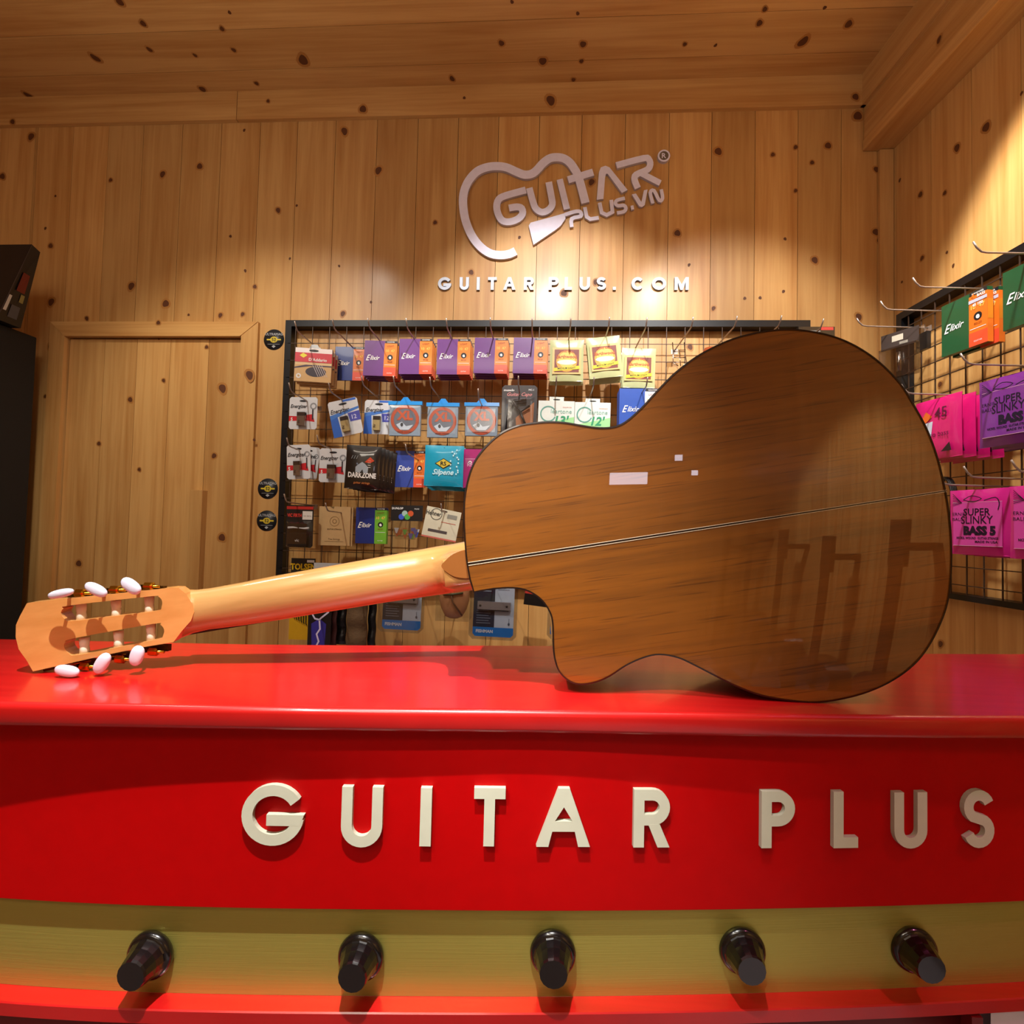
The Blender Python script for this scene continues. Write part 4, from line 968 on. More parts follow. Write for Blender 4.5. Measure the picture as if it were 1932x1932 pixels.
# green and white packs
for r, num, lb in [((1015, 756, 1083, 822), '13', 'pale green string pack marked 13 beside the capo card'), ((1084, 759, 1151, 822), '12', 'pale green string pack marked 12 above the guitar shoulder')]:
    w_, h_ = dims(r, 1.60); mb = MB(); slab(mb, w_, h_, .010, P_('#dfe8e2')); mb.poly([(-w_/2, 0), (w_/2, 0), (w_/2, h_*.55), (-w_/2, h_*.3)], -.0004, P_('#9fdc9a'))
    mb.ring(-w_*.22, h_*.62, w_*.19, w_*.225, -.0008, P_('#5f9f92'), 30, .6, 5.9); mb.text('leartone', w_*.14, h_*.64, h_*.13, -.0010, P_('#7fb5a6')); mb.text(num+"'", w_*.16, h_*.31, h_*.26, -.001, P_('#2f9a6c'), bold=.03, shear=.2)
    mb.box(-w_*.2, .002, h_, w_*.2, .006, h_*1.12, P_('#dfe8e2')); mb.ell(0, h_*1.04, w_*.1, h_*.02, .0016, black); mb.text('PHOSPHOR', w_*.3, h_*.8, h_*.035, -.001, P_('#d06a4a'))
    o = rec(put(mb, 'string_pack', r, 1.60, lb, 'string pack', 'pale green packs', 1, size=(w_, h_))); behind(o, 1, .014, lb+' stack', dz=-.002)

# black bag stack
r = (652, 840, 718, 924); w_, h_ = dims(r, 1.56); mb = flat_pack(w_, h_, .014, '#101012', .8); q = -.0085
mb.text('DARKZONE', 0, h_*.26, h_*.115, q, white, bold=.04, sx=.72); mb.text('guitar strings', 0, h_*.12, h_*.05, q, P_('#b0662a'), bold=.02)
mb.poly([(-w_*.2, h_*.38), (w_*.15, h_*.36), (w_*.16, h_*.5), (w_*.06, h_*.58), (-w_*.02, h_*.62), (-w_*.12, h_*.56), (-w_*.2, h_*.5)], q, P_('#9aa6b2')); mb.poly([(-w_*.08, h_*.36), (w_*.04, h_*.35), (0, h_*.45)], q-.0004, black)
mb.poly([(w_*.05, h_*.62), (w_*.2, h_*.74), (w_*.32, h_*.66), (w_*.2, h_*.60)], q, P_('#c8401a'))
for k in range(4): mb.rect(w_*.14, h_*(.5+.05*k), w_*.22, h_*(.51+.05*k), q, white)
for k in range(3): mb.poly([(-w_*(.34-.07*k), h_*.68), (-w_*(.32-.07*k), h_*.68), (-w_*(.28-.07*k), h_*.76), (-w_*(.30-.07*k), h_*.76)], q, P_('#7a8288'))
o = rec(put(mb, 'string_pack', r, 1.56, 'glossy black string bag with white wordmark, front of its stack', 'string pack', 'black string bags', 2, 10, size=(w_, h_))); behind(o, 4, .022, 'glossy black string bag in the black stack', dx=.006, dz=-.001, rz=1.5)
# teal
r = (800, 840, 875, 918); w_, h_ = dims(r, 1.56); mb = flat_pack(w_, h_, .016, '#0f93b4', .7); q = -.0095
mb.poly([(-w_*.22, h_*.55), (0, h_*.42), (w_*.22, h_*.55), (0, h_*.68)], q, P_('#15140f')); mb.poly([(-w_*.19, h_*.55), (0, h_*.44), (w_*.19, h_*.55), (0, h_*.66)], q-.0004, P_('#c8b13a')); mb.text('RS', 0, h_*.50, h_*.10, q-.0008, P_('#15140f'), bold=.03)
mb.text('Silpene', 0, h_*.28, h_*.13, q, P_('#bfe4ee'), bold=.02, shear=.35)
for k in range(14): a = random.random()*6.28; mb.ell(w_*(.28+.1*math.cos(a)), h_*(.30+.045*k), w_*.02, h_*.022, q, P_('#c4e8f0'), 8)
mb.poly([(-w_*.08, h_*.9), (w_*.08, h_*.9), (0, h_*.95)], -.003, P_('#0a3040'))
o = rec(put(mb, 'string_pack', r, 1.56, 'teal string bag with yellow diamond mark, front of its stack', 'string pack', 'teal string bags', 1, 0, size=(w_, h_))); behind(o, 4, .022, 'teal string bag in the teal stack', dx=.001, dz=-.002, rz=1)
# magenta behind guitar
r = (874, 847, 930, 921); w_, h_ = dims(r, 1.58); mb = MB(); slab(mb, w_, h_, .01, P_('#a41c6e', .35, .3)); mb.ring(-w_*.28, h_*.65, w_*.03, w_*.06, -.0005, white); mb.text('Rb', -w_*.28, h_*.55, h_*.1, -.0005, P_('#e8b4d4')); mb.rect(-w_*.45, h_*.74, w_*.45, h_*.75, -.0004, P_('#e8b4d4'))
put(mb, 'string_pack', r, 1.58, 'magenta string pack peeking out left of the guitar body', 'string pack', None, 0, size=(w_, h_))

# row 4
r = (538, 952, 592, 1034); w_, h_ = dims(r, 1.58); mb = card(w_, h_, .006, '#1b1a1c'); mb.rect(-w_/2+.001, h_*.9, w_/2-.001, h_*.97, -.0004, P_('#b32a26')); mb.rect(w_*.1, h_*.66, w_*.46, h_*.86, -.0004, P_('#d8d6d2')); mb.text('VIC FIRTH', -w_*.46, h_*.72, h_*.08, -.0005, P_('#d84038'), 'L', .03, sx=.7); mb.text('VIC FIRTH', w_*.28, h_*.73, h_*.03, -.0006, black); mb.text("dB's sound", 0, h_*.1, h_*.06, -.0006, white, bold=.02, sx=.8)
o = put(mb, 'earplug_card', r, 1.58, 'black and red card holding white earplugs, fourth row by the frame', 'earplugs', None, 0, size=(w_, h_))
mb = MB(); mb.tube([(-w_*.38, -.006, h_*.46), (-w_*.2, -.006, h_*.47), (-w_*.02, -.006, h_*.46)], [.004, .003, .0015], white, 8); mb.tube([(w_*.38, -.006, h_*.46), (w_*.2, -.006, h_*.45), (w_*.02, -.006, h_*.46)], [.004, .003, .0015], white, 8); mb.build('earplugs', o)
mb = MB(); mb.box(-w_*.34, -.014, h_*.03, w_*.34, -.001, h_*.34, black); mb.text('vic', 0, h_*.14, h_*.07, -.0145, white); mb.build('case', o); blister_over(-w_*.48, .001, w_*.48, h_*.64, .017).build('blister', o)
r = (600, 955, 662, 1030); w_, h_ = dims(r, 1.62); mb = MB(); slab(mb, w_, h_, .003, P_('#c3a170', .7)); mb.ring(0, h_*.62, w_*.14, w_*.155, -.0004, P_('#8a6a42')); mb.ring(0, h_*.62, w_*.05, w_*.07, -.0004, P_('#8a6a42')); mb.text('GUITAR STRINGS', 0, h_*.40, h_*.035, -.0004, P_('#5e4528'), bold=.02); mb.text('The Strings', 0, h_*.14, h_*.05, -.0004, P_('#5e4528')); mb.rect(-w_*.3, h_*.1, w_*.3, h_*.107, -.0004, P_('#5e4528'))
mb.poly([(-w_*.02, h_), (-w_*.16, h_), (-w_*.04, h_*.94)], -.0004, P_('#7d6440'))
o = rec(put(mb, 'paper_pack', r, 1.62, 'brown kraft paper envelope with round stamp, front one', 'envelope', 'kraft envelopes', 0, size=(w_, h_))); behind(o, 1, .006, 'brown kraft paper envelope', dx=.006, dz=-.001)
# picks pack
r = (735, 953, 799, 1018); w_, h_ = dims(r, 1.58); mb = MB(); mb.box(-w_*.48, 0, h_*.54, w_*.48, .002, h_, P_('#161618')); mb.text('DUNLOP', -w_*.28, h_*.88, h_*.06, -.0005, white, bold=.03); mb.text('PICKS', w_*.3, h_*.88, h_*.04, -.0005, white)
for a, b, c in [(-.16, .66, '#3a58c8'), (-.06, .76, '#9fc0b8'), (.02, .66, '#4fae4a'), (.12, .76, '#c8562e')]: mb.ell(w_*a, h_*b, w_*.085, h_*.085, -.0006-.0002*a, P_(c))
o = put(mb, 'pick_pack', r, 1.58, 'black header bag of coloured guitar picks, fourth row', 'guitar picks', None, 0, size=(w_, h_))
mb = MB()
for k in range(16):
    a, b = random.uniform(-.34, .34), random.uniform(.06, .26); cc = random.choice(['#4fae4a', '#2f52b8', '#c8562e', '#d8d8e0', '#c8562e'])
    mb.poly([(w_*a-.008, h_*b+.009), (w_*a+.008, h_*b+.009), (w_*a+.002, h_*b-.008), (w_*a-.002, h_*b-.008)], -.001-.0004*k, P_(cc))
mb.build('picks', o); pts_ = [(-w_*.46, h_*.54), (-w_*.3, .0), (w_*.3, 0), (w_*.46, h_*.54)]
mb = MB(); mb.poly(pts_, -.009, clear_mat('wrinkled_bag', (.8, .85, .85), .35, .1)); mb.build('clear_film', o)
# tilted white box
r = (800, 960, 866, 1018); w_, h_ = dims(r, 1.56); mb = MB(); mb.box(-w_/2, 0, 0, w_/2, .05, h_, P_('#cfcbb4')); mb.rect(-w_*.35, h_*.20, w_*.2, h_*.29, -.0005, P_('#4c4444')); mb.text('Hohner', -w_*.28, h_*.74, h_*.14, -.0005, P_('#3a3a34'), bold=.03, sx=.8); mb.ring(-w_*.2, h_*.79, w_*.15, w_*.17, -.0005, P_('#55554c'))
mb.rect(w_*.12, h_*.72, w_*.4, h_*.86, -.0005, P_('#8a8a80')); mb.rect(-w_*.02, h_*.56, w_*.4, h_*.58, -.0005, P_('#c06a5a')); mb.rect(-w_/2, 0, w_/2, h_*.05, -.0005, P_('#c86a5c')); mb.ell(0, h_*.93, w_*.1, h_*.03, -.0006, P_('#4a3a30')); mb.box(-w_/2, .0004, -.0008, w_/2, .05, 0, P_('#c87a6c'))
put(mb, 'white_box', r, 1.56, 'small white box with a dark bar picture, tilted beside the guitar neck joint', 'box', None, 10, 12, size=(w_, h_))
# row 5
r = (546, 1052, 594, 1208); w_, h_ = dims(r, 1.62); mb = MB(); slab(mb, w_, h_, .002, P_('#d8a81e')); mb.rect(-w_/2, h_*.78, w_/2, h_, -.0004, P_('#242424')); mb.text('TOLSEN', 0, h_*.86, h_*.075, -.0008, P_('#e6c01e'), bold=.04, sx=.85); mb.rect(w_*.15, h_*.95, w_*.45, h_*.98, -.0008, white)
o = put(mb, 'tool_card', r, 1.62, 'yellow and black hex key card behind the guitar neck', 'tool pack', None, 0, size=(w_, h_)); mb = MB()
for k in range(6): mb.tube([(w_*(-.32+.1*k), -.003, h_*.62), (w_*(-.3+.1*k), -.003, h_*.28-.004*k), (w_*(-.26+.1*k), -.003, h_*.26-.004*k)], .0016, mat('#3a3a2c', .4, .5), 6)
mb.build('hex_keys', o)
r = (590, 1062, 655, 1120); w_, h_ = dims(r, 1.60); mb = MB(); slab(mb, w_, h_, .002, P_('#b9bcc0')); mb.text('accessories', 0, h_*.7, h_*.1, -.0005, P_('#6a6a70')); put(mb, 'header_card', r, 1.60, 'pale grey header card half hidden behind the neck, beside yellow card', 'card', None, 0, size=(w_, h_))
r = (580, 1128, 625, 1226); w_, h_ = dims(r, 1.58); mb = MB(); slab(mb, w_, h_, .004, P_('#16151c', .3, .5)); mb.poly([(-w_*.3, 0), (w_*.25, 0), (w_*.3, h_*.5), (0, h_*.6), (-w_*.35, h_*.5)], -.0004, P_('#3a34a0'))
for pl in ([(-w_*.36, h_*.72), (-w_*.2, h_*.6), (0, h_*.58), (w_*.08, h_*.62), (w_*.4, h_*.74)], [(w_*.0, h_*.58), (w_*.04, h_*.4), (-w_*.1, h_*.3), (0, h_*.16), (-w_*.12, h_*.05)]): mb.shape([ribbon(pl, w_*.07)], 0, P_('#e4ddff'), lambda x, z, d: (x, -.0009, z))
mb.text('GHS', 0, h_*.86, h_*.09, -.0009, white, bold=.02); put(mb, 'string_pack', r, 1.58, 'black string pack with white lightning bolt on violet', 'string pack', None, 0, size=(w_, h_))
def strap(x0, x1, y0, Y, col, lab, cat='strap', rough=.8):
    a, b = onY(x0, y0, Y), onY(x1, y0, Y); mb = MB(); n = 24; vs = []
    for k in range(n+1):
        z = a.z-(a.z-.86)*k/n; dy = .004*math.sin(k*.8)
        vs += [(a.x, Y+dy, z), (b.x, Y+dy, z), (a.x, Y+dy+.006, z), (b.x, Y+dy+.006, z)]
    mb.add(vs, [(4*k, 4*k+4, 4*k+5, 4*k+1) for k in range(n)]+[(4*k+2, 4*k+3, 4*k+7, 4*k+6) for k in range(n)]+[(4*k, 4*k+2, 4*k+6, 4*k+4) for k in range(n)]+[(4*k+1, 4*k+5, 4*k+7, 4*k+3) for k in range(n)], mat(col, rough, bump=.6, bscale=90), True)
    mb.add([vs[0], vs[1], vs[3], vs[2]], [(0, 1, 2, 3)], mat(col, rough))
    o = mb.build('guitar_strap', loc=((a.x+b.x)/2, Y, .86)); tag(o, lab, cat, 'guitar straps behind the counter')
strap(626, 637, 1105, 1.60, '#4a2226', 'dark red strap edge next to the lightning pack'); strap(638, 655, 1105, 1.62, '#141214', 'narrow black strap left of the brown one', rough=.4); strap(657, 694, 1100, 1.60, '#6a5238', 'wide brown suede strap hanging below the guitar neck'); strap(697, 711, 1100, 1.62, '#0d0e12', 'plain black strap right of the brown suede one', rough=.5)
# big blister packs
def humid(w_, h_):
    mb = card(w_*.86, h_*.93, .008, '#c9d3dc'); 
    mb.rect(-w_*.43, h_*.17, w_*.02, h_*.93, -.0005, P_('#2b3440')); mb.poly([(-w_*.43+.008, 0), (w_*.43-.008, 0), (w_*.43, .008), (w_*.43, h_*.17), (-w_*.43, h_*.17), (-w_*.43, .008)], -.0007, P_('#1f7ccc')); mb.text('FISHMAN', -w_*.18, h_*.07, h_*.055, -.0010, white, bold=.04)
    for k in range(6): mb.rect(-w_*.36, h_*(.24+.045*k), w_*(-.06-.04*(k % 2)), h_*(.25+.045*k), -.0010, P_('#8a94a0'))
    for k in range(2): mb.rect(-w_*.36, h_*(.82+.035*k), w_*(-.06), h_*(.835+.035*k), -.0010, P_('#aab4c0'))
    mb.ell(w_*.33, h_*.24, w_*.022, h_*.025, -.001, P_('#55606a')); mb.rect(w_*.326, h_*.25, w_*.334, h_*.34, -.001, P_('#55606a')); mb.text('SonicCore', w_*.2, h_*.85, h_*.035, -.001, P_('#5a656e'))
    dv = MB(); dv.box(-w_*.34, -.012, h_*.50, w_*.36, -.0015, h_*.64, mat('#8b7f7a', .35, 0, .3)); dv.box(-w_*.30, -.010, h_*.478, w_*.32, -.0015, h_*.4998, mat('#3a3a42', .4))
    for sx in (-1, 1): dv.lathe([(.0035, 0), (.0035, .001)], black, Matrix.Translation((w_*.28*sx, -.012, h_*.57)) @ Matrix.Rotation(PI/2, 4, 'X'), 12)
    return mb, dv
for r, Y, lb in [((716, 1085, 802, 1188), 1.56, 'blue and white blister pack with pickup, left one under the neck'), ((887, 1098, 976, 1201), 1.56, 'blue and white blister pack with grey pickup, inside the guitar cutaway'), ((1034, 1098, 1120, 1201), 1.58, 'blue blister pack mostly hidden behind the cutaway horn')]:
    w_, h_ = dims(r, Y); a, b = humid(w_, h_); o = put(a, 'pickup_blister_pack', r, Y, lb, 'blister pack', 'blue pickup packs', 1, size=(w_, h_)); b.build('pickup', o)
    q = MB(); c = .012; oo = [(-w_/2+c, -h_*.035), (w_/2-c, -h_*.035), (w_/2, -h_*.035+c), (w_/2, h_-c), (w_/2-c, h_), (-w_/2+c, h_), (-w_/2, h_-c), (-w_/2, -h_*.035+c)]
    q.shape([oo], .018, clear_mat('thick_blister', (.84, .87, .93), .16, .08), lambda x, z, d: (x, -.016+d, z)); q.build('blister', o)
r = (826, 1100, 888, 1166); w_, h_ = dims(r, 1.58); mb = MB()
mb.lathe([(.010, 0), (.020, .006), (.030, .03), (.036, .06), (.034, .09), (.02, .11)], mat('#b57a52', .5, 0, .2), Matrix.Scale(1.35, 4, (1, 0, 0)) @ Matrix.Scale(.7, 4, (0, 1, 0)), 20)
mb.v = [(x, y, z*h_/.11) for x, y, z in mb.v]; mb.tube([(-w_*.1, -.027, h_*.9), (0, -.030, h_*.5), (w_*.28, -.022, h_*.12)], .003, P_('#6a4632'), 6); mb.tube([(-w_*.3, -.024, h_*.7), (0, -.031, h_*.72), (w_*.3, -.024, h_*.76)], .004, P_('#5a5a3c'), 6)
o = put(mb, 'leather_pouch', r, 1.58, 'tan leather item in clear box between two blue blister packs', 'pouch', None, 0, size=(w_, h_)); q = MB(); q.box(-w_/2, -.034, -.004, w_/2, .03, h_, blist); q.build('clear_box', o)
r = (990, 1105, 1034, 1143); w_, h_ = dims(r, 1.58); mb = MB(); mb.box(-w_/2, 0, 0, w_/2, .02, h_*.55, black); mb.box(-w_/2, .0, h_*.55, w_/2, .018, h_, P_('#a8302a')); put(mb, 'small_pack', r, 1.58, 'small red and black pack seen through the guitar cutaway', 'pack', None, 6, size=(w_, h_))
for (px, py, Y, lb) in [(759, 1088, 1.56, 'hidden hook carrying the left blue blister pack'), (857, 1103, 1.58, 'hidden hook carrying the tan leather item'), (931, 1102, 1.56, 'hidden hook carrying the blue pack inside the cutaway'), (1077, 1102, 1.58, 'hidden hook carrying the blue pack behind the horn'),
                        (631, 1107, 1.60, 'hidden hook carrying the dark red strap'), (676, 1102, 1.60, 'hidden hook carrying the brown suede strap'), (704, 1102, 1.62, 'hidden hook carrying the plain black strap'), (603, 1131, 1.58, 'hidden hook carrying the lightning pack'), (647, 1107, 1.62, 'hidden hook carrying the narrow black strap')]:
    p = onY(px, py, Y); hook_w(p.x, p.z, lb)
# chrome wire stand
r = (1266, 646, 1293, 696); c = onY(1279.5, 671, 1.64); w_, h_ = dims(r, 1.64); mb = MB(); crm = mat('#b9b2aa', .2, 1)
for sx in (-.5, .5): mb.tube([(sx*w_*.8, 0, h_), (sx*w_*.8, -.01, h_*.6), (sx*w_*.9, -.02, h_*.15), (sx*w_*.3, -.03, 0)], .0016, crm, 6)
for k in (.2, .38, .6, .66): mb.tube([(-w_*.42, -.012, h_*k), (w_*.42, -.012, h_*k)], .0014, crm, 6)
mb.tube([(0, -.012, h_*.66), (0, -.03, h_*.0)], .0014, crm, 6); o = mb.build('wire_stand'); o.location = (c.x, 1.64, c.z-h_/2); tag(o, 'small chrome wire stand hanging beside the yellow packs', 'wire stand')
c = onY(1340, 672, 1.62); mb = MB(); mb.lathe([(.012, 0), (.022, .006), (.024, .03), (.020, .042)], mat('#a04a26', .4, 0, .4), Matrix.Translation((0, 0, 0)), 20); o = mb.build('leather_roll'); o.location = (c.x, 1.62, c.z-.018); tag(o, 'reddish brown leather roll peeking over the guitar edge', 'leather roll')
r = (1508, 617, 1573, 760); w_, h_ = dims(r, 1.58); mb = MB(); mb.box(-w_/2, 0, 0, w_/2, .03, h_, P_('#1b1a1c', .3, .4)); mb.rect(w_*.12, h_*.955, w_*.46, h_*.995, -.0006, P_('#d84a44')); mb.rect(-w_*.3, h_*.93, w_*.1, h_*.95, -.0006, P_('#8a8a8a')); put(mb, 'hanging_box', r, 1.58, 'black box with red corner above the guitar, right of the rack frame', 'box', None, 0, size=(w_, h_))

# ------------------------------------------------ side wall packs
def putR(mb, name, px, py, off, label, cat, group=None, tilt=0, h_=0, yawz=0):
    """centre pixel on a plane off from the side wall; local -y faces away from that wall"""
    c = onP(px, py, PR+rn*off, rn)
    M = Matrix(((-rd.x, -rn.x, 0, c.x), (-rd.y, -rn.y, 0, c.y), (0, 0, 1, c.z), (0, 0, 0, 1)))
    o = mb.build(name); o.matrix_world = M @ Matrix.Rotation(math.radians(yawz), 4, 'Z') @ Matrix.Rotation(math.radians(tilt), 4, 'Y') @ Matrix.Translation((0, 0, -h_/2)); tag(o, label, cat, group); o_mw[o.name] = o.matrix_world.copy(); return o
def behindR(o, n, step, label, dz=0, ds=0, yz=1):
    for i in range(1, n+1):
        c = dup(o); c.matrix_world = Matrix.Translation(-rn*step*i-rd*ds*i+Vector((0, 0, dz*i))) @ o_mw[o.name] @ Matrix.Rotation(math.radians(random.uniform(-yz, yz)), 4, 'Z'); c['label'] = '%s, %s from the front' % (label, ('second', 'third', 'fourth', 'fifth')[i-1])
def mpp(off, px, py): p = onP(px, py, PR+rn*off, rn); return p
gw, gh = .118, .135
mb = elixir(gw, gh, '#16512f', '#e0701e', '#e2502e', .014)
mb.rect(gw*.12, gh*.80, gw*.5, gh*.86, -.0014, P_('#b9b9c8')); mb.text('4', gw*.17, gh*.88, gh*.09, -.0014, P_('#e0701e'), 'L', .03); mb.text('BASS', gw*.3, gh*.885, gh*.05, -.0018, white, 'L', .03)
mb.text('45 100', gw*.31, gh*.73, gh*.05, -.0016, white, bold=.03)
mb.add([(gw/2+.0008, 0, gh*.42), (gw/2+.0008, .014, gh*.42), (gw/2+.0008, .014, gh*.78), (gw/2+.0008, 0, gh*.78)], [(0, 1, 2, 3)], P_('#d8861e'))
o = putR(mb, 'bass_string_pack', 1818, 610, .135, 'dark green and orange bass string pack, front of the pair on the side wall', 'string pack', 'green bass packs', 0, gh, 6); behindR(o, 1, .024, 'dark green and orange bass string pack behind the front one', -.002, .004)
o2_ = dup(o); p = onP(1946, 548, PR+rn*.135, rn); o2_.matrix_world = Matrix.Translation(p-onP(1818, 610, PR+rn*.135, rn)) @ o_mw[o.name]; o2_['label'] = 'dark green bass string pack cut off by the right picture edge'
# clear bag with slide
mb = MB(); w_, h_ = .10, .125; mb.box(-w_/2, 0, h_*.62, w_/2, .001, h_, P_('#3a302c')); mb.rect(-w_*.2, h_*.78, w_*.1, h_*.92, -.0005, P_('#b9b2a0')); mb.rect(w_*.0, h_*.68, w_*.22, h_*.74, -.0005, P_('#8a8478'))
o = putR(mb, 'parts_bag', 1697, 664, .14, 'clear parts bag with dark header and chrome slide, nearest the corner', 'parts bag', None, 0, h_, 25); q = MB(); q.lathe([(.006, 0), (.006, .055)], crm, Matrix.Translation((0, -.004, .006)), 16); q.build('chrome_slide', o)
q = MB(); q.box(-w_/2, -.012, -.012, w_/2, .004, h_*.63, clear_mat('parts_film', (.72, .70, .68), .18, .12)); q.build('clear_film', o)
mb = MB(); mb.box(-.02, 0, 0, .02, .012, .05, black); mb.box(-.006, .004, .05, .006, .007, .075, crm); putR(mb, 'black_clip', 1738, 645, .09, 'small black clip hanging behind the clear parts bag', 'clip', None, 0, .05)
# pink 45
def bagface(w_, h_, col, gloss=.6): return flat_pack(w_, h_, .014, col, gloss)
w_, h_ = .135, .16; mb = bagface(w_, h_, '#d01870'); q = -.0085
mb.text('45', w_*.12, h_*.66, h_*.17, q, P_('#5e1038'), bold=.01); mb.text('pro bass', w_*.05, h_*.36, h_*.085, q, P_('#4a1030')); mb.poly([(-w_*.4, h_*.2), (-w_*.1, h_*.3), (-w_*.05, h_*.62), (-w_*.3, h_*.6)], q, P_('#c8d4e4')); mb.poly([(-w_*.36, h_*.62), (-w_*.2, h_*.80), (-w_*.06, h_*.7), (-w_*.2, h_*.62)], q, P_('#e06a2a')); mb.poly([(w_*.12, h_*.10), (w_*.34, h_*.10), (w_*.30, h_*.24)], q, P_('#2a1a20'))
o = putR(mb, 'bass_string_pack', 1770, 808, .152, 'bright pink bass string bag marked 45 beside the guitar edge', 'string pack', 'pink 45 bags', 0, h_, 4); behindR(o, 3, .028, 'bright pink bass string bag of the 45 stack', -.002, .006)
# purple and pink slinky bags
def slinky(w_, h_, col, ink, panel, num=''):
    mb = bagface(w_, h_, col, .7); q = -.0085
    mb.rect(-w_*.4, h_*.14, w_*.4, h_*.80, q, P_(panel, .35, .4)); ik = P_(ink); 
    for a in ((-w_*.405, h_*.135, w_*.405, h_*.14), (-w_*.405, h_*.80, w_*.405, h_*.805)): mb.rect(*a, q-.0002, P_('#f0b8d8'))
    mb.text('SUPER', 0, h_*.60, h_*.11, q-.0004, ik, bold=.015, sx=.85); mb.text('SLINKY', 0, h_*.475, h_*.12, q-.0004, ik, bold=.01, sx=.8); mb.text('BASS'+num, w_*.04, h_*.31, h_*.125, q-.0004, ik, bold=.07, sx=.85); mb.text('ERNIE', -w_*.3, h_*.6, h_*.05, q-.0004, ik); mb.text('BALL', -w_*.32, h_*.52, h_*.05, q-.0004, ik)
    mb.text('NICKEL WOUND  GUITAR STRINGS', 0, h_*.24, h_*.035, q-.0004, ik, bold=.03, sx=.72); mb.text('MADE IN USA', w_*.15, h_*.185, h_*.035, q-.0004, ik, bold=.03)
    mb.shape([ribbon(smooth([(-w_*.22, h_*.84), (-w_*.08, h_*.9), (w_*.08, h_*.85), (-w_*.06, h_*.81), (-w_*.22, h_*.84)], 3), h_*.012)], 0, ik, lambda x, z, d: (x, q-.0006, z))
    for k in range(7): mb.shape([ribbon([(-w_*.24-.001*k, h_*(.80+.006*k)), (-w_*.40, h_*(.76+.03*k))], h_*.008)], 0, ik, lambda x, z, d: (x, q-.0006, z))
    mb.shape([ribbon(smooth([(w_*.12, h_*.82), (w_*.3, h_*.86), (w_*.36, h_*.78), (w_*.34, h_*.68)], 3), h_*.014)], 0, ik, lambda x, z, d: (x, q-.0006, z))
    return mb
w_, h_ = .135, .155
o = putR(slinky(w_, h_, '#7a2890', '#1a1030', '#80309a'), 'bass_string_pack', 1908, 772, .16, 'purple bass string bag at the right picture edge', 'string pack', 'purple bass bags', 0, h_, 8); behindR(o, 2, .025, 'purple bass string bag of the stack at the picture edge', -.003, .003)
w_, h_ = .128, .155
o = putR(slinky(w_, h_, '#d2208a', '#24102a', '#d84aa8', ' 5'), 'bass_string_pack', 1848, 985, .16, 'hot pink bass 5 string bag in full view right of the guitar', 'string pack', 'hot pink bass bags', 0, h_, 14); behindR(o, 3, .026, 'hot pink bass 5 string bag of the same stack', -.002, .004)
o3 = dup(o); p = onP(1975, 985, PR+rn*.16, rn)-onP(1848, 985, PR+rn*.16, rn); o3.matrix_world = Matrix.Translation(p) @ o_mw[o.name]; o3['label'] = 'hot pink bass bag cut off by the right picture edge'
# coiled black cable peeking behind guitar edge
mb = MB(); 
for k in range(4): mb.tube([(.03*math.cos(a), -.004*k, .075*math.sin(a)) for a in [2*PI*i/24 for i in range(25)]], .003, black, 6, False)
putR(mb, 'coiled_cable', 1788, 955, .12, 'black coiled cable just right of the guitar edge', 'cable', None, 0, 0, 0)

# ================================================================== LEFT CABINET
bk = mat('#08080a', .7); p = onY(70, 637, 1.66); q_ = onY(-60, 590, 1.66)
cab = empty('black_cabinet', (p.x-.25, 1.4, 0), 'tall plain black cabinet at the left picture edge', 'cabinet')
mb = MB(); mb.box(p.x-.55, 1.05, 0, p.x, 1.66, p.z, bk); child(mb, 'body', cab, bevel=.004)
mb = MB(); mb.box(p.x-.545, 1.035, .05, p.x-.005, 1.0495, p.z-.03, mat('#0c0c0f', .6)); d_ = child(mb, 'door', cab, bevel=.002)
mb = MB(); mb.tube([(p.x-.04, 1.02, 1.0), (p.x-.04, 1.012, 1.02), (p.x-.04, 1.012, 1.12), (p.x-.04, 1.02, 1.14)], .004, chrome, 8); hh = mb.build('handle'); hh.parent = d_
# display box leaning on top
ztop = p.z; db = mat('#120d10', .45, 0, .2)
f0, f1, f2 = onY(-80, 458, 1.50), onY(60, 461, 1.50), onY(-8, 602, 1.50); b1, b2 = onY(76, 476, 1.54), onY(40, 604, 1.58)
zt_ = ztop+.0012
top = [Vector((f0.x, 1.50, f1.z)), f1, b1, Vector((f0.x, 1.54, b1.z))]
bot = [Vector((f0.x-.05, 1.50, zt_)), Vector((f2.x, 1.50, zt_)), Vector((b2.x, 1.58, zt_)), Vector((f0.x-.05, 1.58, zt_))]
mb = MB(); mb.add(bot+top, [(0, 3, 2, 1), (4, 5, 6, 7), (0, 1, 5, 4), (1, 2, 6, 5), (2, 3, 7, 6), (3, 0, 4, 7)], db)
def side(u, v, e=.0006):
    a = bot[1].lerp(bot[2], u); b = top[1].lerp(top[2], u); return a.lerp(b, v)+Vector((e, -e, -e))
for (u0, v0, u1, v1, h) in [(.3, .42, .75, .66, '#6a1c14'), (.08, .14, .22, .34, '#c8c4bc'), (.6, .30, .8, .40, '#8a8048'), (.35, .08, .75, .24, '#4a4a50')]:
    mb.add([side(u0, v0), side(u1, v0), side(u1, v1), side(u0, v1)], [(0, 1, 2, 3)], P_(h))
for e_ in (0,): mb.add([side(.02, 0, .0007), side(.05, 0, .0007), side(.05, 1, .0007), side(.02, 1, .0007)], [(0, 1, 2, 3)], P_('#4a4048'))
o = mb.build('display_box', loc=(f0.x, 1.54, zt_)); tag(o, 'black display box flaring upward on top of the black cabinet', 'display box')

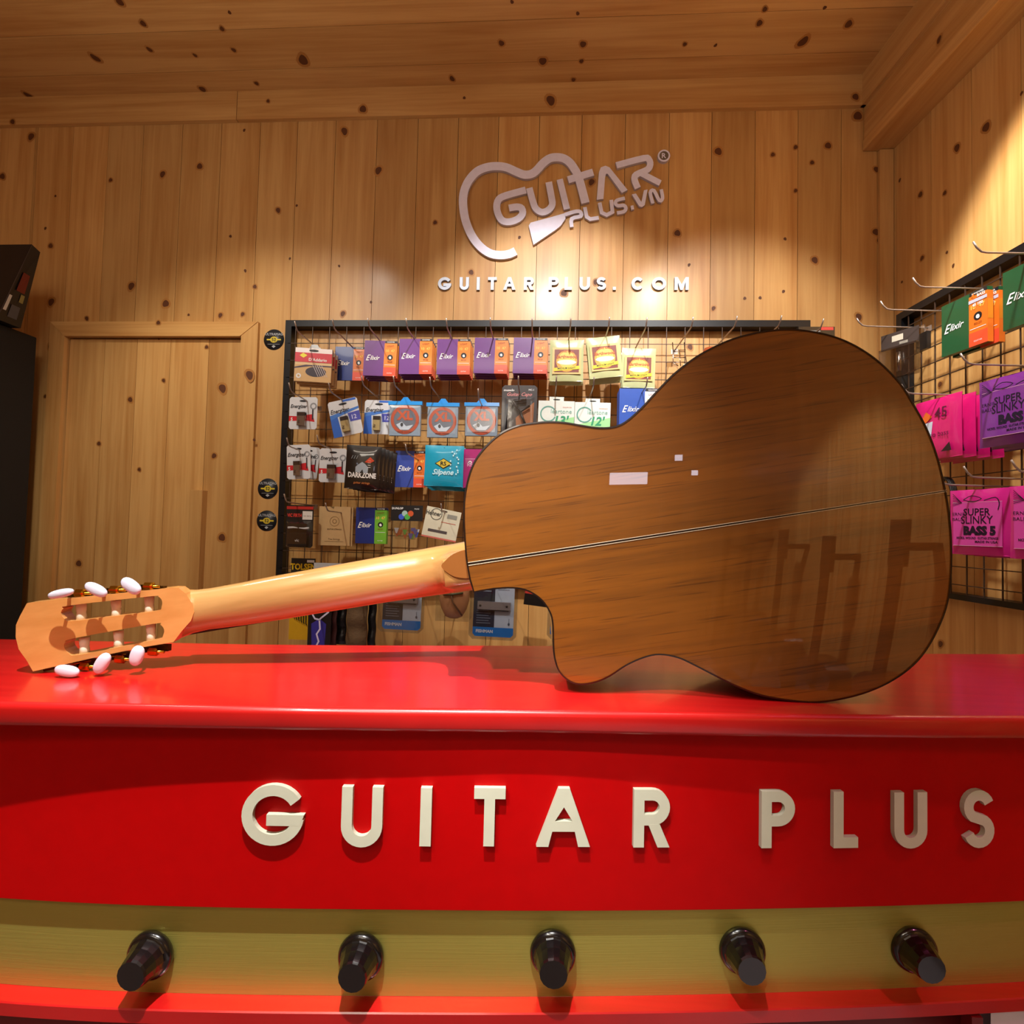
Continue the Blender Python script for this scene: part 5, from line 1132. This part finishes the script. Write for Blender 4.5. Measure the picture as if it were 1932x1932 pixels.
# ================================================================== GUITARS BEHIND THE VIEWER (seen mirrored in the lacquer)
def wall_guitar(col):
    mb = MB(); mm = mat(col, .3, 0, .6)
    prof = smooth([(0, 0), (.13, .015), (.185, .09), (.175, .17), (.125, .26), (.118, .30), (.14, .38), (.135, .44), (.08, .485), (.03, .49)], 4)
    loop = [(x, z) for x, z in prof]+[(-x, z) for x, z in prof[::-1][:-1]]
    mb.shape([loop], .09, mm, lambda x, z, d: (x, d, z), mm); return mb, loop
g_cols = [('#2a120a', 1.85, 'near black'), ('#4a1c08', 2.27, 'red brown'), ('#15100e', 2.69, 'black'), ('#5a2a0c', 3.11, 'amber brown'), ('#1b0f0a', 3.53, 'dark walnut'), ('#3a1a0c', 3.95, 'chocolate')]
MI = Matrix(((-rd.x, -rn.x, 0, 0), (-rd.y, -rn.y, 0, 0), (0, 0, 1, 0), (0, 0, 0, 1)))
for i, (cc, gs, nm) in enumerate(g_cols):
    gz = .14+.04*math.sin(i*2.1)
    e = empty('hanging_guitar', (0, 0, 0), '%s acoustic guitar mirrored in the lacquered back' % nm, 'guitar', 'guitars on the side wall')
    e.matrix_world = Matrix.Translation(RW(gs, gz, .125)) @ MI
    a, loop = wall_guitar(cc); a.build('body', e)
    mb = MB(); mb.lathe([(.05, 0), (.05, .001)], black, Matrix.Translation((0, -.0002, .33)) @ Matrix.Rotation(PI/2, 4, 'X'), 20); mb.build('sound_hole', e)
    mb = MB(); mb.box(-.027, -.012, .36, .027, -.0015, .94, P_('#2a1a12')); mb.build('neck', e)
    mb = MB(); mb.box(-.037, -.010, .9405, .037, .008, 1.12, P_('#4a2a14')); mb.build('headstock', e)
    mb = MB(); mb.box(-.02, .009, 1.0, .02, .124, 1.03, tubem); mb.build('hanger', e)
# lit lamps on the rear wall, mirrored in the guitar back
lamp_m = bpy.data.materials.new('lamp_glow'); lamp_m.use_nodes = True
lb_ = lamp_m.node_tree.nodes['Principled BSDF']; lb_.inputs['Emission Color'].default_value = (.86, .86, 1, 1); lb_.inputs['Emission Strength'].default_value = 6
for (lx, lz, w_, h_, nm) in [(.56, 1.72, .30, .12, 'wide'), (.95, 1.95, .06, .06, 'small square'), (1.08, 1.80, .05, .05, 'tiny'), (-.9, 2.0, .20, .05, 'thin')]:
    mb = MB(); mb.box(-w_/2-.01, 0, 0, w_/2+.01, .03, h_+.02, tubem); mb.box(-w_/2, .0302, .01, w_/2, .034, h_+.01, lamp_m)
    o = mb.build('wall_lamp'); o.location = (lx, YR+.001, lz); tag(o, '%s lit wall lamp mirrored in the guitar back' % nm, 'lamp', 'lamps on the rear wall')
